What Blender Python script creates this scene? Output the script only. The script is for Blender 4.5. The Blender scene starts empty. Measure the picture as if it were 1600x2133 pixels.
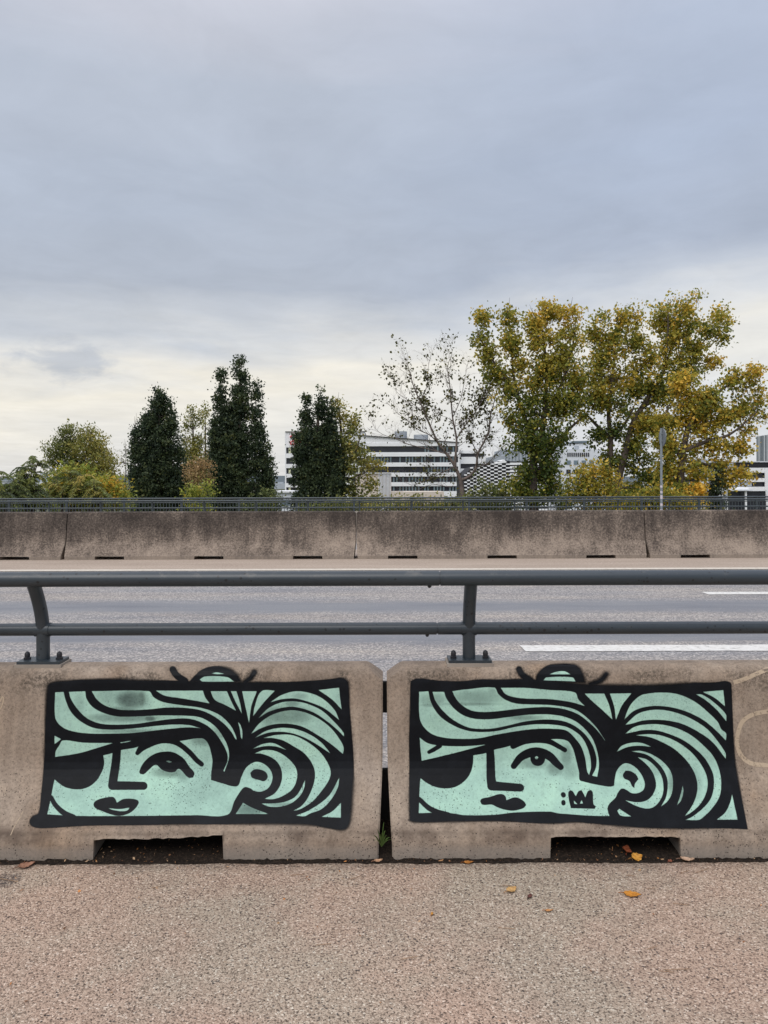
import bpy, math, random
import numpy as np
from mathutils import Vector, noise as mnoise
# ------------------------------------------------------------------ camera, sky, sun, exposure
scn = bpy.context.scene
COL = scn.collection
F, CH, U0, V0, ROLL = 1540.0, 1.6, 800.0, 1000.0, 0.003     # focal length (photo px), eye height, principal point, roll
cam = bpy.data.cameras.new('camera')
cam.sensor_fit = 'HORIZONTAL'; cam.sensor_width = 36.0
cam.lens = 36.0 * F / 1600.0
cam.shift_y = -(1066.5 - V0) / 1600.0
cam.clip_start = 0.05; cam.clip_end = 20000
co = bpy.data.objects.new('camera', cam); COL.objects.link(co)
co.location = (0, 0, CH); co.rotation_euler = (math.pi/2, ROLL, 0)
scn.camera = co

SUN_EL, SUN_AZ = math.radians(52), math.radians(205)        # azimuth from +Y, clockwise: behind the camera, a little left
world = bpy.data.worlds.new('World'); scn.world = world; world.use_nodes = True

def lin(r, g, b):
    f = lambda c: (c/255)/12.92 if c/255 <= 0.04045 else ((c/255+0.055)/1.055)**2.4
    return (f(r), f(g), f(b), 1.0)

def nd(nt, typ, **kw):
    n = nt.nodes.new(typ)
    for k, v in kw.items():
        if k.startswith('i_'):
            key = k[2:]
            n.inputs[int(key) if key.isdigit() else key].default_value = v
        else:
            setattr(n, k, v)
    return n
def link(nt, a, b): nt.links.new(a, b)
def mth(nt, op, a, b=None, c=None, clamp=False):
    n = nt.nodes.new('ShaderNodeMath'); n.operation = op; n.use_clamp = clamp
    for i, x in enumerate((a, b, c)):
        if x is None: continue
        if isinstance(x, (int, float)): n.inputs[i].default_value = x
        else: nt.links.new(x, n.inputs[i])
    return n.outputs[0]
def mixc(nt, fac, a, b, blend='MIX'):
    n = nt.nodes.new('ShaderNodeMix'); n.data_type = 'RGBA'; n.blend_type = blend
    for idx, x in ((0, fac), (6, a), (7, b)):
        if isinstance(x, (int, float)): n.inputs[idx].default_value = x
        elif isinstance(x, tuple): n.inputs[idx].default_value = x if len(x) == 4 else (*x, 1)
        else: nt.links.new(x, n.inputs[idx])
    return n.outputs[2]
def ramp(nt, fac, stops, interp='LINEAR'):
    n = nt.nodes.new('ShaderNodeValToRGB'); cr = n.color_ramp; cr.interpolation = interp
    while len(cr.elements) < len(stops): cr.elements.new(0.5)
    for e, (p, c) in zip(cr.elements, stops):
        e.position = p; e.color = c if len(c) == 4 else (*c, 1)
    nt.links.new(fac, n.inputs[0]); return n.outputs[0]
def sstep(nt, x, a, b):
    n = nt.nodes.new('ShaderNodeMapRange'); n.interpolation_type = 'SMOOTHSTEP'
    nt.links.new(x, n.inputs[0]); n.inputs[1].default_value = a; n.inputs[2].default_value = b
    return n.outputs[0]
def noise(nt, vec, scale, detail=4, rough=0.55, dist=0.0, scl=None):
    if scl is not None:
        m = nd(nt, 'ShaderNodeVectorMath', operation='MULTIPLY'); link(nt, vec, m.inputs[0]); m.inputs[1].default_value = scl; vec = m.outputs[0]
    n = nd(nt, 'ShaderNodeTexNoise', i_Scale=scale, i_Detail=detail, i_Roughness=rough, i_Distortion=dist)
    link(nt, vec, n.inputs['Vector']); return n.outputs[0]

def build_world():
    nt = world.node_tree; nt.nodes.clear()
    out = nd(nt, 'ShaderNodeOutputWorld'); bg = nd(nt, 'ShaderNodeBackground')
    link(nt, bg.outputs[0], out.inputs[0])
    sky = nd(nt, 'ShaderNodeTexSky', sky_type='NISHITA')
    sky.sun_disc = False; sky.sun_elevation = SUN_EL; sky.sun_rotation = SUN_AZ
    tc = nd(nt, 'ShaderNodeTexCoord'); sp = nd(nt, 'ShaderNodeSeparateXYZ'); link(nt, tc.outputs['Generated'], sp.inputs[0])
    x, y, z = sp.outputs
    # cloud deck: direction projected on a flat layer, so streaks flatten towards the horizon
    zz = mth(nt, 'ADD', mth(nt, 'MAXIMUM', z, 0.0), 0.09)
    cv = nd(nt, 'ShaderNodeCombineXYZ'); link(nt, mth(nt, 'DIVIDE', x, zz), cv.inputs[0]); link(nt, mth(nt, 'DIVIDE', y, zz), cv.inputs[1])
    n1 = noise(nt, cv.outputs[0], 0.55, 6, 0.55, 0.4)
    n2 = noise(nt, cv.outputs[0], 1.7, 7, 0.6, 0.6)
    n3 = noise(nt, tc.outputs['Generated'], 3.0, 5, 0.5, 0.3, scl=(1, 1, 7))
    t = mth(nt, 'SUBTRACT', z, mth(nt, 'MULTIPLY', mth(nt, 'ADD', x, 0.35), 0.085))
    t = mth(nt, 'ADD', t, mth(nt, 'MULTIPLY', mth(nt, 'SUBTRACT', n1, 0.5), 0.14))
    t = mth(nt, 'ADD', t, mth(nt, 'MULTIPLY', mth(nt, 'SUBTRACT', n3, 0.5), 0.10))
    base = ramp(nt, mth(nt, 'MAXIMUM', t, 0.0), [
        (0.0, lin(224, 223, 222)), (0.045, lin(228, 226, 222)), (0.075, lin(238, 234, 226)), (0.115, lin(243, 237, 224)), (0.148, lin(226, 225, 222)),
        (0.182, lin(203, 207, 213)), (0.230, lin(182, 189, 201)), (0.34, lin(182, 191, 206)), (0.43, lin(188, 196, 210)),
        (0.54, lin(200, 203, 214)), (1.0, lin(236, 236, 242))])
    cl = mth(nt, 'ADD', 0.85, mth(nt, 'MULTIPLY', n2, 0.30))
    n4 = noise(nt, cv.outputs[0], 4.5, 6, 0.6, 0.8)
    cl = mth(nt, 'ADD', cl, mth(nt, 'MULTIPLY', mth(nt, 'SUBTRACT', n4, 0.5), 0.15))
    # a small torn scrap of darker cloud low in the sky
    dv = nd(nt, 'ShaderNodeVectorMath', operation='SUBTRACT'); link(nt, tc.outputs['Generated'], dv.inputs[0]); dv.inputs[1].default_value = (-0.388, 0.908, 0.150)
    sc2 = nd(nt, 'ShaderNodeVectorMath', operation='MULTIPLY'); link(nt, dv.outputs[0], sc2.inputs[0]); sc2.inputs[1].default_value = (21, 21, 46)
    ln = nd(nt, 'ShaderNodeVectorMath', operation='LENGTH'); link(nt, sc2.outputs[0], ln.inputs[0])
    scrap = mth(nt, 'MULTIPLY', sstep(nt, mth(nt, 'ADD', ln.outputs['Value'], mth(nt, 'MULTIPLY', mth(nt, 'SUBTRACT', noise(nt, tc.outputs['Generated'], 22, 5, 0.6, 0.5, (1, 1, 2)), 0.5), 2.6)), 1.5, 0.3), 0.75)
    base = mixc(nt, scrap, base, lin(184, 190, 200))
    base = mixc(nt, sstep(nt, x, -0.15, 0.35), base, mixc(nt, 1.0, base, (0.945, 0.975, 1.03), 'MULTIPLY'))
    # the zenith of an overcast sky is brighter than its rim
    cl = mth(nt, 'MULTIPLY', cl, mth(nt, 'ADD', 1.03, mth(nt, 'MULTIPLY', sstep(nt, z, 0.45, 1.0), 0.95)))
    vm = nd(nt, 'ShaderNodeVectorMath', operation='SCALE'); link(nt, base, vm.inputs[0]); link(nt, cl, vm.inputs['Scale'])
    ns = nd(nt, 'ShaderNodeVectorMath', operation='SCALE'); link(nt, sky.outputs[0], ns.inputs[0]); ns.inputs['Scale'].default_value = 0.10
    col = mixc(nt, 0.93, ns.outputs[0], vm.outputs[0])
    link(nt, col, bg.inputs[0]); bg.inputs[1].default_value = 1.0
build_world()
sl = bpy.data.lights.new('sun', 'SUN'); sl.energy = 1.5; sl.angle = math.radians(40); sl.color = (1.0, 0.96, 0.90)
so = bpy.data.objects.new('sun', sl); COL.objects.link(so)
sd = Vector((math.sin(SUN_AZ)*math.cos(SUN_EL), math.cos(SUN_AZ)*math.cos(SUN_EL), math.sin(SUN_EL)))
so.rotation_euler = sd.to_track_quat('Z', 'Y').to_euler(); so.location = (0, -20, 40)
scn.view_settings.view_transform = 'Standard'; scn.view_settings.look = 'None'
scn.view_settings.exposure = 0.0; scn.view_settings.gamma = 1.0; scn.view_settings.use_curve_mapping = False

# ------------------------------------------------------------------ helpers
CR, SR = math.cos(ROLL), math.sin(ROLL)
def P(u, v, d):
    du, dv = u - U0, v - V0
    a, b = du*CR - dv*SR, dv*CR + du*SR
    return Vector((a*d/F, d, CH - b*d/F))
def uv_of(x, y, z):
    a = x*F/y; b = (CH - z)*F/y
    return a*CR + b*SR + U0, b*CR - a*SR + V0

def tag(o, label=None, cat=None, group=None, kind=None):
    if label: o['label'] = label
    if cat: o['category'] = cat
    if group: o['group'] = group
    if kind: o['kind'] = kind
    return o
def obj(name, me, material=None, parent=None):
    o = bpy.data.objects.new(name, me); COL.objects.link(o)
    if material is not None and me is not None and not me.materials: me.materials.append(material)
    if parent is not None:
        o.parent = parent
        o.matrix_parent_inverse = parent_inv(parent)
    return o
def parent_inv(p):
    m = p.matrix_basis.copy(); q = p.parent
    while q is not None:
        m = q.matrix_basis @ m if False else m; q = q.parent
    from mathutils import Matrix
    M = Matrix.Identity(4); chain = []; q = p
    while q is not None: chain.append(q); q = q.parent
    for c in reversed(chain): M = M @ c.matrix_parent_inverse @ c.matrix_basis
    return M.inverted()
def empty(name, loc=(0, 0, 0)):
    o = bpy.data.objects.new(name, None); COL.objects.link(o); o.location = loc; o.empty_display_size = 0.2; return o

class MB:
    def __init__(s): s.v = []; s.f = []
    def add(s, vs, fs):
        n = len(s.v); s.v += [tuple(p) for p in vs]; s.f += [tuple(i+n for i in f) for f in fs]; return s
    def box(s, a, b):
        (x0, y0, z0), (x1, y1, z1) = a, b
        return s.add([(x0,y0,z0),(x1,y0,z0),(x1,y1,z0),(x0,y1,z0),(x0,y0,z1),(x1,y0,z1),(x1,y1,z1),(x0,y1,z1)],
                     [(0,3,2,1),(4,5,6,7),(0,1,5,4),(1,2,6,5),(2,3,7,6),(3,0,4,7)])
    def tube(s, pts, radii, n=8, cap=True, squash=None):
        pts = [Vector(p) for p in pts]; rings = []
        if isinstance(radii, (int, float)): radii = [radii]*len(pts)
        up = None
        for i, p in enumerate(pts):
            t = (pts[min(i+1, len(pts)-1)] - pts[max(i-1, 0)])
            t = t.normalized() if t.length > 1e-9 else Vector((0, 0, 1))
            if up is None:
                up = Vector((0, 0, 1)) if abs(t.z) < 0.9 else Vector((1, 0, 0))
            a = t.cross(up).normalized(); b = a.cross(t).normalized(); up = b
            rings.append([p + (a*math.cos(2*math.pi*k/n) + b*math.sin(2*math.pi*k/n))*radii[i] for k in range(n)])
        base = len(s.v)
        for r in rings: s.v += [tuple(q) for q in r]
        for i in range(len(pts)-1):
            for k in range(n):
                s.f.append((base+i*n+k, base+(i+1)*n+k, base+(i+1)*n+(k+1) % n, base+i*n+(k+1) % n))
        if cap:
            s.f.append(tuple(base+k for k in range(n)))
            s.f.append(tuple(base+(len(pts)-1)*n+k for k in reversed(range(n))))
        return s
    def mesh(s, name, smooth=None):
        me = bpy.data.meshes.new(name); me.from_pydata(s.v, [], s.f); me.update()
        if smooth is not None:
            me.polygons.foreach_set('use_smooth', [True]*len(me.polygons))
            me.set_sharp_from_angle(angle=math.radians(smooth))
        return me
    def build(s, name, material=None, parent=None, smooth=None):
        return obj(name, s.mesh(name, smooth), material, parent)
def prism(pts, d0, d1):
    """outline given as world (x, z) pairs, extruded from depth d0 to d1"""
    n = len(pts); m = MB()
    m.add([(x, d0, z) for x, z in pts] + [(x, d1, z) for x, z in pts],
          [tuple(range(n)), tuple(range(2*n-1, n-1, -1))] + [(i, i+n, (i+1) % n + n, (i+1) % n) for i in range(n)])
    return m
def pxz(pts, d): return [(P(u, v, d).x, P(u, v, d).z) for u, v in pts]
def catmull(pts, n=8, closed=False, corner=None):
    pts = [np.array(p, float) for p in pts]; N = len(pts); out = []
    def corn(i):
        if corner is None: return False
        a = pts[i][:2]-pts[i-1][:2]; b = pts[(i+1) % N][:2]-pts[i][:2]
        la, lb = np.linalg.norm(a), np.linalg.norm(b)
        if la < 1e-6 or lb < 1e-6: return True
        return float(np.dot(a, b)/(la*lb)) < corner
    segs = range(N) if closed else range(N-1)
    def tan(i):
        if closed:
            if corn(i): return None
            return (pts[(i+1) % N]-pts[i-1])
        return pts[min(i+1, N-1)]-pts[max(i-1, 0)]
    for i in segs:
        p, q = pts[i], pts[(i+1) % N]; L = np.linalg.norm((q-p)[:2])
        def T(j):
            t = tan(j)
            if t is None: return q-p
            l = np.linalg.norm(t[:2]); return t/(l+1e-9)*L
        m0, m1 = T(i), T((i+1) % N)
        for k in range(n):
            t = k/n
            out.append((2*t**3-3*t**2+1)*p + (t**3-2*t**2+t)*m0 + (-2*t**3+3*t**2)*q + (t**3-t**2)*m1)
    if not closed: out.append(pts[-1])
    return np.array(out)

# ------------------------------------------------------------------ materials
MATS = {}
def material(name, fn):
    m = bpy.data.materials.new(name); m.use_nodes = True; nt = m.node_tree; nt.nodes.clear()
    out = nd(nt, 'ShaderNodeOutputMaterial'); geo = nd(nt, 'ShaderNodeNewGeometry')
    pos = geo.outputs['Position']
    sh = fn(nt, pos, out); link(nt, sh, out.inputs[0]); MATS[name] = m; return m
def princ(nt, color, rough=0.8, bump=None, bstr=0.3, bdist=0.01, spec=0.4, metal=0.0):
    p = nd(nt, 'ShaderNodeBsdfPrincipled')
    if isinstance(color, tuple): p.inputs['Base Color'].default_value = color if len(color) == 4 else (*color, 1)
    else: link(nt, color, p.inputs['Base Color'])
    if isinstance(rough, (int, float)): p.inputs['Roughness'].default_value = rough
    else: link(nt, rough, p.inputs['Roughness'])
    p.inputs['Specular IOR Level'].default_value = spec; p.inputs['Metallic'].default_value = metal
    if bump is not None:
        b = nd(nt, 'ShaderNodeBump', i_Strength=bstr, i_Distance=bdist); link(nt, bump, b.inputs['Height']); link(nt, b.outputs[0], p.inputs['Normal'])
    return p.outputs[0]
def voro(nt, pos, scale, feat='F1', rnd=1.0, scl=None):
    if scl is not None:
        m = nd(nt, 'ShaderNodeVectorMath', operation='MULTIPLY'); link(nt, pos, m.inputs[0]); m.inputs[1].default_value = scl; pos = m.outputs[0]
    v = nd(nt, 'ShaderNodeTexVoronoi', feature=feat, i_Scale=scale, i_Randomness=rnd); link(nt, pos, v.inputs['Vector']); return v
def pits(nt, pos, scale, thr, patch_scale, lo, hi):
    """dark pinholes: cells whose random value says so, in patches"""
    v = voro(nt, pos, scale)
    sep = nd(nt, 'ShaderNodeSeparateColor'); link(nt, v.outputs['Color'], sep.inputs[0])
    size = mth(nt, 'MULTIPLY', sep.outputs[0], thr)
    hole = sstep(nt, mth(nt, 'SUBTRACT', size, v.outputs['Distance']), 0.0, 0.08)
    pm = sstep(nt, noise(nt, pos, patch_scale, 3), lo, hi)
    pick = mth(nt, 'LESS_THAN', sep.outputs[1], mth(nt, 'ADD', mth(nt, 'MULTIPLY', pm, 0.75), 0.06))
    return mth(nt, 'MULTIPLY', hole, pick)

def m_footpath(nt, pos, out):
    v = voro(nt, pos, 185); sep = nd(nt, 'ShaderNodeSeparateColor'); link(nt, v.outputs['Color'], sep.inputs[0])
    grain = ramp(nt, sep.outputs[0], [(0.0, (0.12, 0.095, 0.08)), (0.12, (0.25, 0.20, 0.165)), (0.35, (0.365, 0.295, 0.245)), (0.6, (0.42, 0.345, 0.29)), (0.9, (0.47, 0.40, 0.34)), (1.0, (0.66, 0.61, 0.55))])
    v2 = voro(nt, pos, 80); s2 = nd(nt, 'ShaderNodeSeparateColor'); link(nt, v2.outputs['Color'], s2.inputs[0])
    gap = sstep(nt, noise(nt, pos, 130, 4, 0.75), 0.56, 0.68)
    c = mixc(nt, mth(nt, 'MULTIPLY', gap, 0.95), grain, (0.06, 0.048, 0.043))
    pnk = sstep(nt, noise(nt, pos, 1.3, 4, 0.6), 0.40, 0.62)
    c = mixc(nt, 1.0, c, mixc(nt, pnk, (0.98, 1.0, 0.96), (1.06, 0.97, 0.92)), 'MULTIPLY')
    drk = sstep(nt, noise(nt, pos, 3.1, 5, 0.65), 0.50, 0.72)
    spk = mth(nt, 'LESS_THAN', s2.outputs[1], mth(nt, 'ADD', 0.08, mth(nt, 'MULTIPLY', drk, 0.26)))
    blk = mth(nt, 'MULTIPLY', spk, sstep(nt, v2.outputs['Distance'], 0.42, 0.22))
    c = mixc(nt, mth(nt, 'MULTIPLY', blk, 0.85), c, (0.04, 0.037, 0.04))
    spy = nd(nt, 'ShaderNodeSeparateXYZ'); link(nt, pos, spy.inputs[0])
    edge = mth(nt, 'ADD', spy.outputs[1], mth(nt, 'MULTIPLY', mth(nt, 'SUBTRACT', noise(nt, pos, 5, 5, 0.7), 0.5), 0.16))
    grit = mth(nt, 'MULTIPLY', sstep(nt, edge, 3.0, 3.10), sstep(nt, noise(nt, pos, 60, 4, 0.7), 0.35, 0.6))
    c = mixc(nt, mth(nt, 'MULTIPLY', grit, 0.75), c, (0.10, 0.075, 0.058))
    dq = nd(nt, 'ShaderNodeVectorMath', operation='DISTANCE'); link(nt, pos, dq.inputs[0]); dq.inputs[1].default_value = (-1.52, 2.965, 0.0)
    tar = mth(nt, 'MULTIPLY', sstep(nt, mth(nt, 'ADD', dq.outputs['Value'], mth(nt, 'MULTIPLY', noise(nt, pos, 45, 4, 0.7), 0.06)), 0.105, 0.06), sstep(nt, noise(nt, pos, 110, 3, 0.7), 0.38, 0.56))
    c = mixc(nt, mth(nt, 'MULTIPLY', tar, 0.85), c, (0.055, 0.05, 0.052))
    lrg = noise(nt, pos, 0.8, 4)
    c = mixc(nt, 1.0, c, ramp(nt, lrg, [(0.3, (0.96, 0.915, 0.875)), (0.7, (1.13, 1.065, 1.005))]), 'MULTIPLY')
    h = mth(nt, 'SUBTRACT', mth(nt, 'MULTIPLY', v.outputs['Distance'], -0.6), mth(nt, 'MULTIPLY', gap, 0.8))
    return princ(nt, c, 0.85, h, 0.9, 0.006, 0.3)
def m_shoulder(nt, pos, out):
    n = noise(nt, pos, 26, 6, 0.75)
    c = ramp(nt, n, [(0.3, (0.27, 0.215, 0.175)), (0.5, (0.40, 0.33, 0.275)), (0.72, (0.50, 0.43, 0.36))])
    l = noise(nt, pos, 0.9, 4, 0.6, 0, (0.5, 2, 1))
    c = mixc(nt, 1.0, c, ramp(nt, l, [(0.3, (0.86, 0.83, 0.80)), (0.7, (1.05, 1.03, 1.0))]), 'MULTIPLY')
    return princ(nt, c, 0.9, n, 0.5, 0.01, 0.25)
def m_road(nt, pos, out):
    sp = nd(nt, 'ShaderNodeSeparateXYZ'); link(nt, pos, sp.inputs[0]); y = sp.outputs[1]
    edge = mth(nt, 'ADD', y, mth(nt, 'MULTIPLY', mth(nt, 'SUBTRACT', noise(nt, pos, 3.0, 6, 0.65, 0, (0.35, 1, 1)), 0.5), 0.55))
    def band(a, b, s=0.10):
        return mth(nt, 'MULTIPLY', sstep(nt, edge, a-s, a+s), mth(nt, 'SUBTRACT', 1.0, sstep(nt, edge, b-s, b+s)))
    smooth = mth(nt, 'ADD', mth(nt, 'ADD', band(7.30, 8.25, 0.14), band(8.95, 9.75, 0.22)), mth(nt, 'MULTIPLY', band(11.35, 12.1, 0.3), 0.5), clamp=True)
    g = noise(nt, pos, 48, 5, 0.8); g2 = noise(nt, pos, 11, 4, 0.7, 0, (0.6, 1, 1))
    v = voro(nt, pos, 62); sep = nd(nt, 'ShaderNodeSeparateColor'); link(nt, v.outputs['Color'], sep.inputs[0])
    st = ramp(nt, sep.outputs[0], [(0.0, (0.17, 0.17, 0.175)), (0.4, (0.26, 0.25, 0.245)), (0.7, (0.345, 0.325, 0.305)), (1.0, (0.56, 0.53, 0.49))])
    coarse = mixc(nt, sstep(nt, g, 0.36, 0.52), (0.165, 0.165, 0.172), st)
    coarse = mixc(nt, 1.0, coarse, ramp(nt, noise(nt, pos, 0.9, 4, 0.6, 0, (0.3, 2.0, 1)), [(0.3, (0.88, 0.90, 0.95)), (0.7, (1.18, 1.10, 1.02))]), 'MULTIPLY')
    sm = ramp(nt, g, [(0.3, (0.155, 0.16, 0.175)), (0.55, (0.215, 0.22, 0.235)), (0.75, (0.30, 0.295, 0.29))])
    patch = mth(nt, 'MULTIPLY', smooth, mth(nt, 'SUBTRACT', 1.0, mth(nt, 'MULTIPLY', sstep(nt, g2, 0.55, 0.75), 0.6)))
    c = mixc(nt, patch, coarse, sm)
    worn = noise(nt, pos, 1.4, 6, 0.7, 0.6, (0.25, 1.6, 1))
    c = mixc(nt, 1.0, c, ramp(nt, worn, [(0.32, (0.80, 0.81, 0.84)), (0.5, (1, 1, 1)), (0.68, (1.12, 1.11, 1.08))]), 'MULTIPLY')
    oil = sstep(nt, noise(nt, pos, 2.6, 5, 0.6, 0.4), 0.66, 0.76)
    c = mixc(nt, mth(nt, 'MULTIPLY', oil, 0.35), c, (0.07, 0.07, 0.075))
    return princ(nt, c, 0.78, mth(nt, 'ADD', g, sep.outputs[0]), 0.5, 0.006, 0.35)
def m_marking(nt, pos, out):
    n = noise(nt, pos, 18, 6, 0.75)
    c = ramp(nt, n, [(0.33, (0.30, 0.29, 0.28)), (0.44, (0.62, 0.60, 0.56)), (0.7, (0.76, 0.75, 0.72))])
    return princ(nt, c, 0.7, n, 0.3, 0.004)
def m_edge_line(nt, pos, out):
    n = noise(nt, pos, 12, 6, 0.75)
    c = ramp(nt, n, [(0.28, (0.36, 0.31, 0.25)), (0.45, (0.56, 0.50, 0.42)), (0.7, (0.68, 0.63, 0.54))])
    return princ(nt, c, 0.75, n, 0.3, 0.004)

def concrete_nodes(nt, pos):
    sp = nd(nt, 'ShaderNodeSeparateXYZ'); link(nt, pos, sp.inputs[0]); z = sp.outputs[2]
    big = noise(nt, pos, 1.6, 5, 0.6, 0.3)
    c = ramp(nt, big, [(0.28, (0.215, 0.172, 0.138)), (0.45, (0.285, 0.223, 0.172)), (0.58, (0.325, 0.262, 0.207)), (0.75, (0.355, 0.295, 0.245))])
    warm = sstep(nt, noise(nt, pos, 2.3, 4, 0.6, 0, (1, 1, 0.55)), 0.50, 0.72)
    c = mixc(nt, mth(nt, 'MULTIPLY', warm, 0.55), c, (0.315, 0.215, 0.138))
    streak = noise(nt, pos, 9, 4, 0.6, 0, (1.6, 1.6, 0.10))
    c = mixc(nt, 1.0, c, ramp(nt, streak, [(0.3, (0.78, 0.77, 0.76)), (0.5, (1, 1, 1)), (0.70, (1.18, 1.17, 1.15))]), 'MULTIPLY')
    fine = noise(nt, pos, 85, 6, 0.82)
    c = mixc(nt, 1.0, c, ramp(nt, fine, [(0.30, (0.55, 0.53, 0.50)), (0.5, (1, 1, 1)), (0.70, (1.32, 1.31, 1.29))]), 'MULTIPLY')
    # blotches of mould below the top rim, and a patchy darker band along the foot crease
    rim = mth(nt, 'MULTIPLY', sstep(nt, z, 0.60, 0.70), sstep(nt, z, 0.755, 0.725))
    rim = mth(nt, 'MULTIPLY', rim, sstep(nt, mth(nt, 'ABSOLUTE', sp.outputs[0]), 0.07, 0.12))
    mould = mth(nt, 'MULTIPLY', mth(nt, 'MULTIPLY', rim, sstep(nt, noise(nt, pos, 3.0, 4, 0.6), 0.40, 0.58)), sstep(nt, noise(nt, pos, 75, 4, 0.75), 0.40, 0.60))
    foot = mth(nt, 'MULTIPLY', mth(nt, 'MULTIPLY', sstep(nt, z, 0.05, 0.085), sstep(nt, z, 0.145, 0.10)), sstep(nt, noise(nt, pos, 2.9, 5, 0.65), 0.42, 0.60))
    c = mixc(nt, mth(nt, 'MULTIPLY', mould, 0.8), c, (0.065, 0.053, 0.042))
    c = mixc(nt, mth(nt, 'MULTIPLY', foot, 0.8), c, (0.105, 0.075, 0.058))
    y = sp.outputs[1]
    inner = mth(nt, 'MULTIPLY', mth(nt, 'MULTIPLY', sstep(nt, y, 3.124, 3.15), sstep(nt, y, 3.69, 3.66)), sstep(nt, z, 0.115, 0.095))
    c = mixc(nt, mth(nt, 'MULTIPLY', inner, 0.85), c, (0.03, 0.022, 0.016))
    lowgrey = sstep(nt, z, 0.075, 0.03)
    c = mixc(nt, mth(nt, 'MULTIPLY', lowgrey, 0.45), c, (0.27, 0.245, 0.22))
    hole = mth(nt, 'MAXIMUM', pits(nt, pos, 150, 0.46, 5.0, 0.42, 0.68), mth(nt, 'MULTIPLY', pits(nt, pos, 80, 0.34, 6.0, 0.50, 0.75), 0.8))
    lowp = mth(nt, 'MULTIPLY', hole, mth(nt, 'ADD', 0.45, mth(nt, 'MULTIPLY', sstep(nt, z, 0.45, 0.25), 0.5)))
    return c, lowp, fine
def m_concrete(nt, pos, out):
    c, hole, fine = concrete_nodes(nt, pos)
    c = mixc(nt, hole, c, (0.055, 0.042, 0.035))
    h = mth(nt, 'SUBTRACT', mth(nt, 'MULTIPLY', fine, 0.4), hole)
    return princ(nt, c, 0.9, h, 0.5, 0.004, 0.25)
def m_oldtag(nt, pos, out):
    n = noise(nt, pos, 40, 5, 0.7)
    p = princ(nt, (0.50, 0.395, 0.285), 0.9)
    tr = nd(nt, 'ShaderNodeBsdfTransparent'); mx = nd(nt, 'ShaderNodeMixShader')
    link(nt, mth(nt, 'MULTIPLY', sstep(nt, n, 0.25, 0.50), 0.9), mx.inputs[0]); link(nt, tr.outputs[0], mx.inputs[1]); link(nt, p, mx.inputs[2])
    return mx.outputs[0]
def m_paint(nt, pos, out):
    def at(n):
        a = nd(nt, 'ShaderNodeAttribute', attribute_name=n); return a.outputs['Fac']
    _, hole, fine = concrete_nodes(nt, pos)
    wob = mth(nt, 'MULTIPLY', mth(nt, 'SUBTRACT', noise(nt, pos, 60, 3), 0.5), 0.9)
    m = sstep(nt, mth(nt, 'ADD', at('mint'), wob), 0.75, -0.75)
    soft = mth(nt, 'ADD', 1.3, mth(nt, 'MULTIPLY', sstep(nt, noise(nt, pos, 3.2, 3), 0.42, 0.66), 4.2))
    o = sstep(nt, mth(nt, 'DIVIDE', mth(nt, 'ADD', at('outer'), mth(nt, 'MULTIPLY', wob, 1.4)), soft), 1.0, -1.0)
    mist = mth(nt, 'MULTIPLY', sstep(nt, at('outer'), 9.0, 0.0), mth(nt, 'MULTIPLY', sstep(nt, noise(nt, pos, 130, 4, 0.8), 0.42, 0.66), 0.34))
    o = mth(nt, 'MAXIMUM', o, mist)
    sm = mth(nt, 'MULTIPLY', at('smudge'), mth(nt, 'ADD', 0.55, mth(nt, 'MULTIPLY', noise(nt, pos, 22, 5, 0.7, 0, (0.5, 1, 1)), 0.9)), clamp=True)
    cloud = noise(nt, pos, 6, 5, 0.6)
    mint = ramp(nt, cloud, [(0.28, (0.29, 0.445, 0.38)), (0.5, (0.36, 0.555, 0.465)), (0.72, (0.43, 0.665, 0.53))])
    mint = mixc(nt, 1.0, mint, ramp(nt, fine, [(0.30, (0.78, 0.78, 0.78)), (0.5, (1, 1, 1)), (0.75, (1.10, 1.10, 1.10))]), 'MULTIPLY')
    mint = mixc(nt, mth(nt, 'MULTIPLY', sstep(nt, noise(nt, pos, 34, 5, 0.75, 0, (1, 1, 0.5)), 0.55, 0.72), 0.16), mint, (0.12, 0.17, 0.15))
    mint = mixc(nt, mth(nt, 'MULTIPLY', hole, 0.75), mint, (0.05, 0.065, 0.058))
    mint = mixc(nt, sm, mint, (0.018, 0.024, 0.025))
    blk = mixc(nt, sstep(nt, noise(nt, pos, 9, 5, 0.7), 0.4, 0.75), (0.004, 0.0048, 0.0065), (0.008, 0.0095, 0.0125))
    c = mixc(nt, m, blk, mint)
    r = mth(nt, 'ADD', 0.50, mth(nt, 'MULTIPLY', m, 0.30))
    p = princ(nt, c, r, mth(nt, 'SUBTRACT', mth(nt, 'MULTIPLY', fine, 0.4), hole), 0.25, 0.003, 0.13)
    tr = nd(nt, 'ShaderNodeBsdfTransparent'); mx = nd(nt, 'ShaderNodeMixShader')
    link(nt, o, mx.inputs[0]); link(nt, tr.outputs[0], mx.inputs[1]); link(nt, p, mx.inputs[2])
    return mx.outputs[0]
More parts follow.
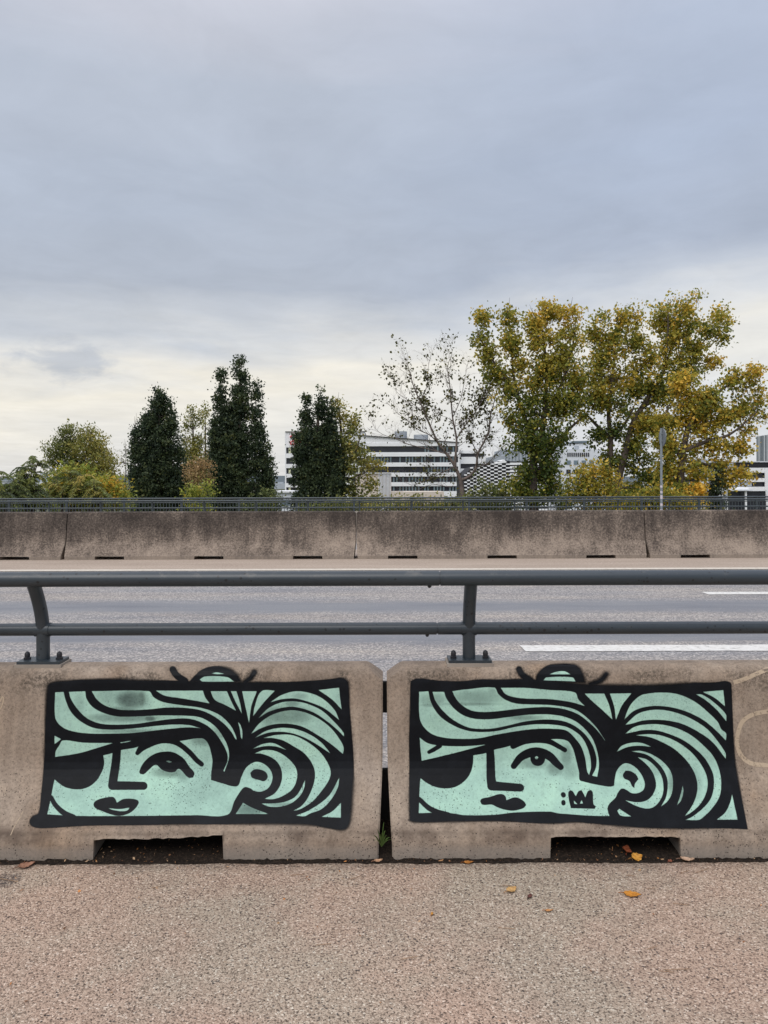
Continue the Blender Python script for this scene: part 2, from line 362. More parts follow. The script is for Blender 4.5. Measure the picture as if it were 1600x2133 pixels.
def m_far_concrete(nt, pos, out):
    sp = nd(nt, 'ShaderNodeSeparateXYZ'); link(nt, pos, sp.inputs[0]); z = sp.outputs[2]
    seg = noise(nt, pos, 0.55, 4, 0.6, 0.2, (1, 1, 1.6))
    big = noise(nt, pos, 1.8, 5, 0.65, 0.3)
    spk = noise(nt, pos, 30, 5, 0.80)
    drip = noise(nt, pos, 3.2, 5, 0.65, 0, (1.5, 1, 0.13))
    amt = mth(nt, 'ADD', mth(nt, 'MULTIPLY', sstep(nt, z, 0.10, 0.85), 0.20), mth(nt, 'MULTIPLY', mth(nt, 'SUBTRACT', big, 0.5), 0.44))
    amt = mth(nt, 'ADD', amt, mth(nt, 'MULTIPLY', mth(nt, 'SUBTRACT', drip, 0.5), -0.42))
    amt = mth(nt, 'ADD', amt, mth(nt, 'MULTIPLY', mth(nt, 'SUBTRACT', seg, 0.5), 0.5))
    t = mth(nt, 'ADD', spk, amt)
    c = ramp(nt, t, [(0.34, (0.34, 0.275, 0.22)), (0.50, (0.225, 0.18, 0.145)), (0.62, (0.115, 0.092, 0.076)), (0.80, (0.045, 0.036, 0.031))])
    base = sstep(nt, z, 0.095, 0.06)
    c = mixc(nt, mth(nt, 'MULTIPLY', base, 0.5), c, (0.33, 0.28, 0.235))
    return princ(nt, c, 0.92, spk, 0.4, 0.01, 0.2)
def m_rail(nt, pos, out):
    n = noise(nt, pos, 5, 5, 0.6, 0, (0.3, 1, 1)); f = noise(nt, pos, 60, 4, 0.7)
    c = ramp(nt, n, [(0.3, (0.022, 0.031, 0.040)), (0.7, (0.036, 0.048, 0.058))])
    hole = pits(nt, pos, 60, 0.46, 3.0, 0.45, 0.70)
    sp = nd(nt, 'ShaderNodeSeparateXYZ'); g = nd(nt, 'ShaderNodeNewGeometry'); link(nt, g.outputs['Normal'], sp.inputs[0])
    c = mixc(nt, mth(nt, 'MULTIPLY', hole, 0.85), c, (0.008, 0.009, 0.011))
    c = mixc(nt, mth(nt, 'MULTIPLY', sstep(nt, f, 0.55, 0.75), 0.25), c, (0.07, 0.08, 0.086))
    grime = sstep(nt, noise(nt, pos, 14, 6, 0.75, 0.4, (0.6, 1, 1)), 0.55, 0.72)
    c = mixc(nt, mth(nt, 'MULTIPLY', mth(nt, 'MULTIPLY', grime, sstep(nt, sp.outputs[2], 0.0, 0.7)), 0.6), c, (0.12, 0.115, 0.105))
    return princ(nt, c, 0.36, f, 0.12, 0.002, 0.5)
def m_far_rail(nt, pos, out):
    n = noise(nt, pos, 5, 5, 0.6)
    return princ(nt, ramp(nt, n, [(0.3, (0.036, 0.048, 0.056)), (0.7, (0.056, 0.072, 0.080))]), 0.42, None, spec=0.5)
def flat(name, color, rough=0.7, var=0.15, scale=3.0, spec=0.35, metal=0.0):
    def fn(nt, pos, out):
        n = noise(nt, pos, scale, 5, 0.6)
        a = tuple(x*(1-var) for x in color); b = tuple(min(1, x*(1+var)) for x in color)
        return princ(nt, ramp(nt, n, [(0.3, a), (0.7, b)]), rough, n, 0.1, 0.01, spec, metal)
    return material(name, fn)
def m_soil(nt, pos, out):
    n = noise(nt, pos, 95, 5, 0.8)
    c = ramp(nt, n, [(0.3, (0.008, 0.006, 0.005)), (0.52, (0.022, 0.016, 0.012)), (0.72, (0.09, 0.062, 0.044))])
    return princ(nt, c, 0.95, n, 0.9, 0.01, 0.15)
def m_bark(nt, pos, out):
    n = noise(nt, pos, 6, 5, 0.7, 0, (2, 2, 0.5))
    return princ(nt, ramp(nt, n, [(0.3, (0.05, 0.04, 0.035)), (0.7, (0.15, 0.12, 0.10))]), 0.9, n, 0.6, 0.03, 0.2)
def m_leaf(nt, pos, out):
    a = nd(nt, 'ShaderNodeAttribute', attribute_name='tint')
    d = nd(nt, 'ShaderNodeBsdfPrincipled'); link(nt, a.outputs['Color'], d.inputs['Base Color']); d.inputs['Roughness'].default_value = 0.5
    d.inputs['Specular IOR Level'].default_value = 0.3
    t = nd(nt, 'ShaderNodeBsdfTranslucent'); link(nt, a.outputs['Color'], t.inputs[0])
    mx = nd(nt, 'ShaderNodeMixShader', i_0=0.45); link(nt, d.outputs[0], mx.inputs[1]); link(nt, t.outputs[0], mx.inputs[2])
    return mx.outputs[0]
def m_deadleaf(nt, pos, out):
    a = nd(nt, 'ShaderNodeObjectInfo'); n = noise(nt, pos, 90, 5, 0.7)
    c = mixc(nt, 1.0, a.outputs['Color'], ramp(nt, n, [(0.3, (0.45, 0.38, 0.32)), (0.55, (1, 1, 1)), (0.75, (1.25, 1.2, 1.1))]), 'MULTIPLY')
    return princ(nt, c, 0.65, n, 0.4, 0.004, 0.3)
def m_ground(nt, pos, out):
    n = noise(nt, pos, 0.03, 6, 0.65)
    return princ(nt, ramp(nt, n, [(0.35, (0.035, 0.05, 0.022)), (0.6, (0.09, 0.085, 0.05)), (0.75, (0.15, 0.145, 0.13))]), 0.95)
for nm, fn in (('footpath', m_footpath), ('shoulder', m_shoulder), ('road', m_road), ('marking', m_marking), ('edge_line', m_edge_line),
               ('concrete', m_concrete), ('paint', m_paint), ('oldtag', m_oldtag), ('far_concrete', m_far_concrete), ('rail', m_rail), ('far_rail', m_far_rail), ('soil', m_soil), ('bark', m_bark),
               ('leaf', m_leaf), ('deadleaf', m_deadleaf), ('ground', m_ground)):
    material(nm, fn)
flat('bolt', (0.022, 0.022, 0.026), 0.45)
flat('black_steel', (0.012, 0.012, 0.012), 0.6)
flat('white_wall', (0.88, 0.89, 0.90), 0.75, 0.04, 0.3)
flat('light_wall', (0.70, 0.73, 0.77), 0.75, 0.05, 0.3)
flat('cream_wall', (0.66, 0.58, 0.50), 0.8, 0.06, 0.5)
flat('grey_wall', (0.42, 0.46, 0.50), 0.7, 0.06, 0.3)
flat('dark_glass', (0.022, 0.025, 0.034), 0.25, 0.3, 0.4, 0.5)
flat('blue_glass', (0.16, 0.21, 0.25), 0.25, 0.2, 0.4, 0.5)
flat('blind', (0.62, 0.63, 0.42), 0.6, 0.15, 0.3)
flat('pale_blind', (0.15, 0.20, 0.22), 0.5, 0.25, 0.6)
flat('black_panel', (0.012, 0.012, 0.014), 0.6)
flat('red_sign', (0.62, 0.03, 0.045), 0.5, 0.05)
flat('galvanised', (0.22, 0.25, 0.27), 0.5, 0.15, 12)
flat('sticker', (0.62, 0.56, 0.60), 0.6, 0.3, 60)
flat('sign_back', (0.16, 0.18, 0.20), 0.5, 0.1, 6)
flat('brick_red', (0.42, 0.22, 0.14), 0.9, 0.15, 2)
flat('kerb', (0.30, 0.26, 0.22), 0.9, 0.2, 6)
flat('haze_hill', (0.22, 0.26, 0.30), 0.95, 0.15, 0.02)
flat('pale_bark', (0.17, 0.135, 0.12), 0.9, 0.4, 4)
flat('grass', (0.075, 0.13, 0.03), 0.7, 0.3, 30)
M = MATS

# ------------------------------------------------------------------ setting: deck, footpath, road
def sheet(name, x0, x1, y0, y1, z, m, th=0.0):
    b = MB()
    if th: b.box((x0, y0, z-th), (x1, y1, z))
    else: b.add([(x0, y0, z), (x1, y0, z), (x1, y1, z), (x0, y1, z)], [(0, 1, 2, 3)])
    return tag(b.build(name, m), kind='structure')
sheet('ground', -6000, 6000, -3000, 9000, -6.5, M['ground'])
sheet('bridge_deck', -60, 60, -9, 33, -0.42, M['kerb'], 1.2)
sheet('footpath', -60, 60, -8, 3.092, 0.0, M['footpath'], 0.40)
sheet('road', -60, 60, 3.62, 13.10, 0.0, M['road'], 0.40)
sheet('road_shoulder', -60, 60, 13.10, 17.0, 0.004, M['shoulder'], 0.40)
sheet('far_road', -60, 60, 17.0, 27.5, -0.33, M['road'], 0.08)
sheet('far_footpath', -60, 60, 28.6, 32.6, -0.20, M['footpath'], 0.20)
b = MB(); b.box((-60, 27.7, -0.42), (60, 28.5, 0.40)); tag(b.build('kerb_plinth', M['kerb']), kind='structure')
sheet('edge_line', -60, 60, 13.06, 13.30, 0.009, M['edge_line'])
def dash(x0, x1, y0, y1):
    rr = random.Random(int(x0*100)); b = MB(); n = 40; top = []; bot = []
    for i in range(n+1):
        x = x0 + (x1-x0)*i/n
        top.append((x, y1 - rr.random()*0.016, 0.005)); bot.append((x + (0.05*rr.random() if i == 0 else 0), y0 + rr.random()*0.016, 0.005))
    b.add(top+bot, [(i, n+1+i, n+2+i, i+1) for i in range(n)])
    return tag(b.build('lane_dash', M['marking']), kind='structure')
dash(1.30, 6.4, 6.86, 7.13); dash(4.48, 8.5, 10.22, 10.46)

# ------------------------------------------------------------------ concrete barriers
NEAR_F = [(3.12, -0.02), (3.12, 0.06), (3.122, 0.078), (3.132, 0.098), (3.15, 0.126), (3.262, 0.296), (3.277, 0.322), (3.287, 0.350), (3.292, 0.38),
          (3.326, 0.690), (3.328, 0.700), (3.333, 0.722), (3.342, 0.738), (3.357, 0.750), (3.378, 0.756), (3.39, 0.757)]
NEAR_B = [(3.445, 0.757), (3.465, 0.753), (3.478, 0.742), (3.486, 0.72), (3.489, 0.705), (3.525, 0.36), (3.545, 0.32), (3.68, 0.11), (3.70, 0.07), (3.70, -0.02)]
FAR_F = [(14.95, 0.0), (14.95, 0.075), (14.96, 0.09), (15.10, 0.33), (15.12, 0.37), (15.19, 0.92), (15.20, 0.945), (15.225, 0.96), (15.25, 0.963)]
FAR_B = [(15.36, 0.963), (15.385, 0.955), (15.40, 0.93), (15.47, 0.37), (15.49, 0.33), (15.63, 0.09), (15.64, 0.075), (15.64, 0.0)]
def barrier_mesh(name, x0, x1, front, back, notches, endoff, bevel, seed):
    bz = [p[1] for p in back][::-1]; bd = [p[0] for p in back][::-1]
    back = [(float(np.interp(z, bz, bd)), z) for (_, z) in front[::-1]]      # same heights front and back, so the ends close with flat strips
    rr = random.Random(seed); prof = front + back; NF = len(front)
    dmid = 0.5*(front[-1][0]+back[0][0])
    st = []                                            # (x, notch height or None, end side, inset)
    xs = [(x0, None, -1, bevel), (x0+bevel, None, -1, 0), (x0+0.13, None, 0, 0)]
    for (c, hw, zl, zr, jag) in sorted(notches):
        xs.append((c-hw, None, 0, 0))
        n = 26
        for i in range(n+1):
            t = i/n; zt = zl + (zr-zl)*(t**3) + (rr.random()-0.5)*jag
            if i in (0, n): zt -= jag*0.8
            xs.append((c-hw+0.004+(2*hw-0.008)*t, zt, 0, 0))
        xs.append((c+hw, None, 0, 0))
    xs += [(x1-0.13, None, 0, 0), (x1-bevel, None, 1, 0), (x1, None, 1, bevel)]
    verts, faces, n = [], [], len(prof)
    for (x, nz, side, inset) in xs:
        for i, (d, z) in enumerate(prof):
            dd = d + (inset if i < NF else -inset) if inset else d
            zz = z
            if nz is not None and z < nz:
                zz = nz + 0.0005*(min(i, n-1-i)) ; 
                if 0 < i < NF and z > 0.075: zz = max(nz + 0.0005*i, z)
            xx = x - side*endoff(z)
            verts.append((xx, dd, zz))
    for s in range(len(xs)-1):
        for i in range(n):
            j = (i+1) % n
            faces.append((s*n+i, (s+1)*n+i, (s+1)*n+j, s*n+j))
    e = (len(xs)-1)*n
    for i in range(NF-1):
        faces.append((i, i+1, n-2-i, n-1-i)); faces.append((e+i+1, e+i, e+n-1-i, e+n-2-i))
    me = bpy.data.meshes.new(name); me.from_pydata(verts, [], faces); me.update()
    me.polygons.foreach_set('use_smooth', [True]*len(me.polygons)); me.set_sharp_from_angle(angle=math.radians(32))
    return me
def near_end(z):
    o = 0.020*max(0.0, min(1.0, (0.55-z)/0.5))**2.2
    if z > 0.700: o += (z-0.700)/0.057*0.074
    return o
left_bar = empty('concrete_barrier', (-2.9, 3.4, 0))
right_bar = empty('concrete_barrier', (2.9, 3.4, 0))
GRP_NEAR = 'pale concrete barriers between footpath and road'
tag(left_bar, 'concrete barrier bearing the mint portrait whose lips show a pale slit, no crown', 'barrier', GRP_NEAR)
tag(right_bar, 'concrete barrier bearing the mint portrait with a small black crown on its cheek', 'barrier', GRP_NEAR)
obj('block', barrier_mesh('block', -5.80, -0.008, NEAR_F, NEAR_B, [(-0.958, 0.276, 0.087, 0.106, 0.006), (-2.89, 0.276, 0.09, 0.09, 0.004), (-4.82, 0.276, 0.09, 0.09, 0.004)], near_end, 0.007, 3), M['concrete'], left_bar)
obj('block', barrier_mesh('block', 0.010, 5.80, NEAR_F, NEAR_B, [(0.973, 0.277, 0.091, 0.091, 0.005), (2.90, 0.276, 0.09, 0.09, 0.004), (4.83, 0.276, 0.09, 0.09, 0.004)], near_end, 0.007, 5), M['concrete'], right_bar)
b = MB(); b.box((-0.05, 3.40, 0.53), (0.05, 3.42, 0.672)); b.build('coupling_and_shade_plate', M['black_steel'], left_bar)
b = MB(); b.box((-0.06, 3.40, 0.02), (0.06, 3.42, 0.27)); b.build('coupling_and_shade_plate', M['black_steel'], left_bar)  # added black plate, stands in for the shade low in the gap
FX = [-12.44, -6.51, -0.575, 5.345, 11.28]
FAR_LABELS = ['mottled grey barrier behind the road, past the joint standing before the feathery sumac',
              'mottled grey barrier behind the road, the one before the dark columnar trees',
              'mottled grey barrier behind the road, the one before the half bare tree',
              'mottled grey barrier behind the road, the one with the round sign rising behind it']
for i in range(4):
    x0, x1 = FX[i]+0.008, FX[i+1]-0.008
    r = empty('road_barrier', ((x0+x1)/2, 15.3, 0)); tag(r, FAR_LABELS[i], 'barrier', 'weathered barriers behind the road')
    c = x0 - 0.008
    obj('block', barrier_mesh('block', x0, x1, FAR_F, FAR_B, [(c+o, 0.30, 0.072, 0.072, 0.008) for o in (0.95, 2.96, 4.96)],
        lambda z: 0.035*max(0, min(1, (0.33-z)/0.33)) + (0.05*(z-0.93)/0.033 if z > 0.93 else 0), 0.006, 20+i), M['far_concrete'], r)

# ------------------------------------------------------------------ painted portraits (drawn as outlines in the plane of the barrier face)
CROPS = {'A': (60, 1370, .25), 'B': (400, 1370, .25), 'C': (820, 1370, .25), 'D': (1180, 1370, .2625)}
def g(c, pts):
    ox, oy, s = CROPS[c]
    return [(ox+p[0]*s, oy+p[1]*s) + ((p[2]*s,) if len(p) > 2 else ()) for p in pts]
LEFT = dict(
 outer=g('A', [(150,240),(180,205),(300,190),(450,180),(680,172),(900,180),(1150,188),(1360,195)]) + g('B', [(200,195),(550,200),(800,200),(1000,190),(1150,178),(1240,165),(1290,185),(1308,220),(1315,400),(1330,600),(1345,800),(1350,1000),(1340,1150),(1330,1300),(1310,1400),(1260,1440),(1150,1425),(1000,1400),(700,1390),(300,1390)]) + g('A', [(1360,1390),(1000,1395),(500,1400),(250,1415),(80,1420),(20,1400),(5,1360),(30,1320),(80,1290),(100,1150),(120,950),(130,700),(135,450)]),
 outer_add=[g('A', [(1335,200),(1380,150),(1440,100),(1520,72),(1600,70),(1680,90),(1740,140),(1780,205)])],
 outer_strokes=[g('A', [(1200,98,55),(1230,145,55),(1300,195,60)]), g('B', [(518,122,48),(490,165,42),(440,205,44)])],
 mint=[g('A', [(220,290),(290,285),(305,350),(350,450),(430,530),(540,585),(680,600),(850,592),(1050,570),(1200,558),(1330,562),(1430,587),(1330,580),(1150,595),(1000,612),(850,628),(700,632),(520,632),(400,620),(300,590),(240,540),(218,480)]),
  g('A', [(335,285),(470,280),(480,340),(530,410),(620,460),(740,490),(900,490),(1100,482),(1360,487),(1460,510),(1560,580),(1630,680),(1662,760),(1666,840),(1630,948),(1622,944),(1658,850),(1648,780),(1600,690),(1530,600),(1440,540),(1330,507),(1200,510),(1050,528),(900,550),(700,558),(580,545),(480,500),(400,420),(350,340)]),
  g('A', [(525,280),(1000,280),(1040,330),(1120,370),(1300,400),(1400,412),(1500,437),(1600,485),(1680,565),(1720,640),(1732,682),(1722,676),(1690,620),(1630,553),(1550,492),(1450,443),(1330,420),(1150,415),(1000,430),(850,437),(740,430),(640,400),(570,350)]),
  g('A', [(1060,275),(1450,275),(1470,330),(1505,380),(1400,360),(1250,335),(1130,315)]),
  g('B', [(385,538),(402,560),(418,610),(418,682),(408,660),(400,600)]),
  g('B', [(155,280),(290,280),(330,370),(365,440),(270,390),(190,350)]),
  g('B', [(325,280),(370,280),(400,380),(415,465),(365,370)]),
  g('B', [(418,280),(540,280),(495,400),(475,540),(440,380)]),
  g('B', [(580,280),(690,275),(600,370),(510,485),(525,400)]),
  g('B', [(655,370),(750,310),(870,280),(1000,300),(1100,350),(1190,440),(1225,518),(1180,480),(1100,420),(980,370),(860,340),(750,345)]),
  g('B', [(1055,270),(1225,250),(1235,350),(1247,430),(1170,350)]),
  g('B', [(555,502),(640,420),(740,375),(850,365),(960,385),(1080,440),(1180,530),(1262,625),(1266,655),(1200,590),(1100,510),(1000,450),(860,410),(760,415),(640,450)]),
  g('B', [(495,632),(560,550),(660,480),(800,440),(920,450),(1040,500),(1150,580),(1230,680),(1263,750),(1258,802),(1160,720),(1040,640),(920,575),(800,550),(680,555),(580,585)]),
  g('B', [(525,667),(620,610),(740,585),(860,595),(980,640),(1080,710),(1152,797),(1040,722),(920,658),(800,622),(680,618),(600,635)]),
  g('B', [(600,668),(700,645),(830,645),(940,690),(1050,770),(1120,860),(1155,950),(1140,1020),(1080,1110),(1000,1200),(900,1262),(845,1276),(920,1230),(985,1130),(1025,1000),(1010,900),(940,800),(850,740),(760,690),(680,670)]),
  g('B', [(510,757),(590,720),(680,713),(785,767),(690,738),(600,738)]),
  g('B', [(525,797),(600,770),(700,780),(800,840),(865,920),(875,1000),(840,1090),(760,1150),(680,1178),(605,1176),(690,1130),(740,1050),(750,960),(720,880),(660,830),(580,800)]),
  g('B', [(942,1018),(935,1080),(900,1150),(830,1210),(740,1240),(640,1240),(580,1215),(680,1215),(780,1200),(860,1160),(910,1090)]),
  g('B', [(1227,1000),(1215,1080),(1160,1180),(1080,1260),(980,1300),(940,1320),(868,1316),(960,1280),(1060,1220),(1150,1140)]),
  g('B', [(1240,1210),(1240,1333),(1080,1326),(1170,1280)]),
  g('B', [(425,1210),(500,1250),(635,1302),(365,1302)]),
  g('B', [(65,182),(110,157),(290,162),(350,199),(90,198)]), g('B', [(160,131),(210,123),(266,134),(210,137)]),
  g('A', [(215,650),(268,679),(215,720)]),
  g('A', [(285,690),(450,708),(698,712),(600,742),(420,795),(220,827),(225,780),(255,730)]),
  g('A', [(215,1015),(250,1045),(310,1082),(400,1098),(480,1085),(550,1040),(600,970),(628,890),(622,815),(690,797),(770,770),(895,748),(1000,700),(1250,695),(1440,672),(1490,710),(1520,800),(1530,860),(1520,960),(1518,1020),(1620,1050),(1700,1072),(1745,1065),(1770,1000),(1810,920),(1870,875),(1920,870),(1980,900),(2020,950),(2030,1010),(2000,1080),(1940,1115),(1880,1110),(1850,1090),(1800,1078),(1765,1110),(1715,1190),(1655,1308),(1400,1312),(900,1318),(390,1318),(155,1305),(190,1140),(205,1060)])],
 black=[g('A', [(920,950),(960,870),(1040,805),(1130,782),(1210,790),(1290,840),(1340,910),(1380,960),(1370,1000),(1330,1000),(1260,930),(1240,930),(1220,950),(1170,955),(1110,935),(1065,895),(1040,900),(960,970),(930,970)]),
  g('A', [(540,1215),(570,1185),(640,1165),(700,1160),(720,1175),(735,1207),(790,1178),(860,1175),(910,1190),(915,1215),(880,1265),(830,1300),(760,1318),(690,1308),(600,1275),(550,1250)]),
  g('B', [(485,960),(520,930),(580,935),(620,960),(630,1000),(600,1030),(560,1020),(500,1000)])],
 strokes=[g('A', [(735,690,70),(728,850,72),(706,1000,74),(697,1064,74)]), g('A', [(697,1066,74),(800,1066,72),(955,1068,68)]),
  g('A', [(905,795,36),(950,745,60),(1080,690,60),(1180,690,55),(1260,725,45),(1340,790,45),(1400,855,42),(1440,888,40)]),
  g('A', [(185,1165,38),(230,1238,42),(300,1298,48),(370,1330,50)])],
 slit=[g('A', [(665,1255),(760,1262),(840,1250),(820,1273),(770,1279),(700,1268)]), g('A', [(1143,862),(1165,858),(1192,868),(1170,874)]), g('A', [(762,707),(850,692),(845,697),(770,711)])],
 smudge=[('A',850,350,120,70,.75),('A',930,345,45,60,.75),('A',780,430,120,22,.5),('A',1010,508,50,22,.75),('A',800,500,300,32,.5),('A',640,340,80,90,.25),('A',420,380,40,80,.2),('A',800,612,240,16,.4),('A',1170,955,130,40,.55),('A',1280,960,60,60,.4),('A',1168,866,40,14,.7),('A',1440,690,80,40,.5),
         ('B',780,480,200,70,.55),('B',640,520,60,50,.4),('B',830,385,60,25,.5),('B',235,620,50,60,.4),('B',480,1265,130,50,.62),('B',760,1225,120,15,.4),('B',900,320,60,20,.3),('B',1190,1080,30,80,.3),('B',560,960,90,60,.25),('B',800,900,60,60,.18)])
RIGHT = dict(
 outer=g('C', [(140,195),(200,172),(380,190),(560,195),(720,180),(900,180),(1100,174),(1300,190),(1440,200)]) + g('D', [(160,205),(300,210),(650,212),(1000,195),(1170,195),(1260,185),(1305,200),(1312,240),(1320,450),(1340,800),(1370,980),(1400,1150),(1440,1362),(1250,1355),(900,1360),(500,1345),(150,1312)]) + g('C', [(1500,1375),(1300,1385),(900,1365),(500,1370),(180,1375),(130,1360),(128,1200),(130,900),(128,700),(135,400)]),
 outer_add=[g('C', [(1175,200),(1200,130),(1260,75),(1330,52),(1500,52),(1560,90),(1590,160),(1605,215)])],
 outer_strokes=[g('C', [(1045,95,50),(1075,145,55),(1140,190,60)]), g('D', [(315,132,44),(270,182,45),(190,212,44)])],
 mint=[g('C', [(213,285),(290,280),(310,370),(370,470),(470,550),(600,605),(720,620),(860,612),(1000,580),(1150,558),(1270,555),(1360,562)]) + g('D', [(0,550),(60,580),(120,630),(165,710),(190,800),(194,870),(180,930),(165,900),(150,800),(120,710),(70,640),(0,578)]) + g('C', [(1330,592),(1200,592),(1050,608),(860,640),(700,672),(520,675),(400,662),(310,630),(240,560),(215,480)]),
  g('C', [(325,285),(420,285),(440,340),(500,420),(580,480),(680,510),(820,512),(960,495),(1100,478),(1250,472),(1360,480)]) + g('D', [(0,474),(80,510),(150,570),(210,650),(245,750),(258,850),(245,945),(205,936),(235,870),(238,790),(205,690),(150,610),(80,550),(0,510)]) + g('C', [(1350,518),(1250,515),(1100,530),(950,565),(820,590),(720,593),(620,580),(500,520),(410,440),(350,360)]),
  g('C', [(490,280),(600,265),(840,250),(870,300),(930,350),(1020,382),(1150,390),(1300,395)]) + g('D', [(0,393),(80,418),(160,475),(230,545),(280,615),(306,657),(250,582),(180,513),(100,453),(0,412)]) + g('C', [(1300,412),(1150,415),(1000,430),(850,447),(740,452),(650,440),(570,395),(520,340)]),
  g('C', [(895,252),(1100,252),(1300,270),(1510,290),(1540,350),(1592,402),(1480,370),(1300,345),(1100,340),(990,325),(930,300)]),
  g('D', [(145,285),(300,285),(340,380),(365,490),(280,410),(200,340)]), g('D', [(345,285),(515,283),(440,380),(393,492),(382,400),(365,340)]),
  g('D', [(460,490),(500,390),(560,320),(620,290),(780,277),(900,295),(1020,350),(1120,430),(1200,510),(1230,570),(1266,600),(1266,657),(1180,570),(1080,490),(960,430),(840,395),(720,382),(620,392),(530,425)]),
  g('D', [(470,532),(560,450),(660,418),(760,415),(880,440),(1000,490),(1120,570),(1220,690),(1262,760),(1265,802),(1160,670),(1050,590),(920,525),(800,498),(700,492),(600,500),(530,520)]),
  g('D', [(470,602),(540,550),(640,530),(740,530),(860,555),(980,610),(1080,690),(1170,790),(1215,900),(1228,1000),(1215,1100),(1160,1190),(1080,1270),(1050,1287),(948,1287),(1000,1262),(1090,1190),(1150,1110),(1172,1000),(1160,910),(1100,800),(1020,720),(920,650),(800,600),(700,575),(600,575),(530,590)]),
  g('D', [(555,615),(660,607),(760,620),(880,670),(990,750),(1070,850),(1115,950),(1115,1050),(1070,1150),(1000,1220),(940,1257),(990,1190),(1030,1100),(1040,1000),(1010,900),(940,800),(850,720),(760,670),(660,630)]),
  g('D', [(400,746),(440,700),(520,675),(600,678),(668,706),(570,698),(480,710)]),
  g('D', [(515,742),(600,742),(700,780),(780,840),(830,910),(845,990),(835,1080),(800,1140),(752,1180),(790,1110),(805,1020),(800,960),(770,890),(720,830),(640,770)]),
  g('D', [(568,790),(640,810),(710,870),(750,930),(768,1000),(765,1080),(730,1150),(680,1190),(620,1195),(540,1170),(468,1132),(560,1148),(640,1132),(690,1080),(712,1010),(690,920),(640,850)]),
  g('D', [(922,1018),(928,1060),(910,1130),(878,1172),(900,1110),(913,1060)]),
  g('D', [(1315,1085),(1335,1180),(1358,1285),(1195,1285),(1260,1230),(1300,1150)]),
  g('D', [(1085,272),(1245,258),(1258,385),(1180,320)]), g('D', [(1030,290),(1080,295),(1170,355),(1265,450),(1268,502),(1200,420),(1110,340)]),
  g('D', [(405,1215),(420,1200),(512,1260),(430,1252)]),
  g('C', [(1300,138),(1350,120),(1420,113),(1472,138)]), g('C', [(1250,188),(1275,165),(1490,165),(1514,197)]),
  g('C', [(218,668),(290,715),(420,735),(600,738),(767,725),(600,770),(400,820),(235,858),(225,760)]),
  g('C', [(225,1005),(270,1040),(340,1075),(430,1090),(520,1075),(600,1020),(645,950),(662,880),(665,815),(770,795),(840,768),(960,738),(1060,700),(1310,680),(1440,690),(1490,750),(1520,850),(1545,960)]) + g('D', [(105,970),(140,985),(250,1010),(350,1024),(380,1015),(385,960),(400,900),(440,850),(480,838),(540,865),(590,920),(620,990),(615,1040),(580,1070),(520,1075),(480,1050),(440,1038),(410,1068),(390,1110),(340,1160),(326,1200),(340,1256),(200,1254),(0,1240)]) + g('C', [(1370,1296),(1300,1282),(1000,1290),(850,1308),(600,1312),(500,1298),(430,1290),(210,1295),(215,1160),(220,1050)])],
 black=[g('C', [(720,1195),(735,1175),(800,1160),(870,1138),(910,1138),(935,1160),(940,1187),(1000,1165),(1040,1168),(1090,1200),(1105,1230),(1080,1255),(1000,1275),(930,1268),(860,1245),(820,1225),(740,1225)]),
  g('D', [(448,930),(470,895),(510,900),(555,930),(572,965),(545,1000),(540,1036),(520,1020),(500,980),(460,960)]),
  g('D', [(15,1070),(30,1050),(50,1060),(75,1100),(95,1060),(120,1050),(135,1075),(150,1110),(170,1060),(195,1048),(210,1070),(215,1160),(235,1180),(225,1200),(35,1195),(20,1130)])],
 strokes=[g('C', [(800,690,62),(808,850,70),(812,1000,76),(820,1064,80)]), g('C', [(820,1068,80),(940,1076,72),(1055,1084,66)]),
  g('C', [(995,738,46),(1090,692,62),(1200,680,62),(1300,700,46),(1380,742,40),(1428,770,38)]),
  g('C', [(1002,902,52),(1060,830,65),(1140,792,76),(1220,788,76),(1300,822,70),(1360,882,60),(1393,912,50)]),
  g('C', [(1200,838,122),(1202,842,122)]), g('C', [(215,1180,40),(290,1250,44),(370,1290,50),(450,1312,52)]),
  g('C', [(385,735,38),(335,766,36),(296,786,32)]), g('C', [(1413,1140,40),(1416,1146,40)]), g('C', [(1415,1203,36),(1416,1214,36)])],
 slit=[g('C', [(1178,830),(1192,820),(1206,830),(1198,845),(1184,843)]), g('D', [(60,1135),(86,1162),(63,1160)]), g('D', [(121,1130),(131,1156),(107,1159)])],
 smudge=[('C',330,350,90,50,.35),('C',700,330,240,50,.35),('C',640,385,200,14,.45),('C',300,395,60,14,.4),('C',820,300,40,45,.35),('C',1100,500,120,20,.45),('C',1150,880,120,40,.45),('C',1350,920,70,50,.5),('C',1440,830,40,100,.4),('C',1480,950,60,60,.3),('C',350,540,90,60,.14),
         ('D',850,1000,45,120,.45),('D',700,900,40,40,.25),('D',905,1090,30,70,.5),('D',1020,1000,50,140,.22),('D',220,500,30,40,.3),('D',480,900,70,50,.2)])

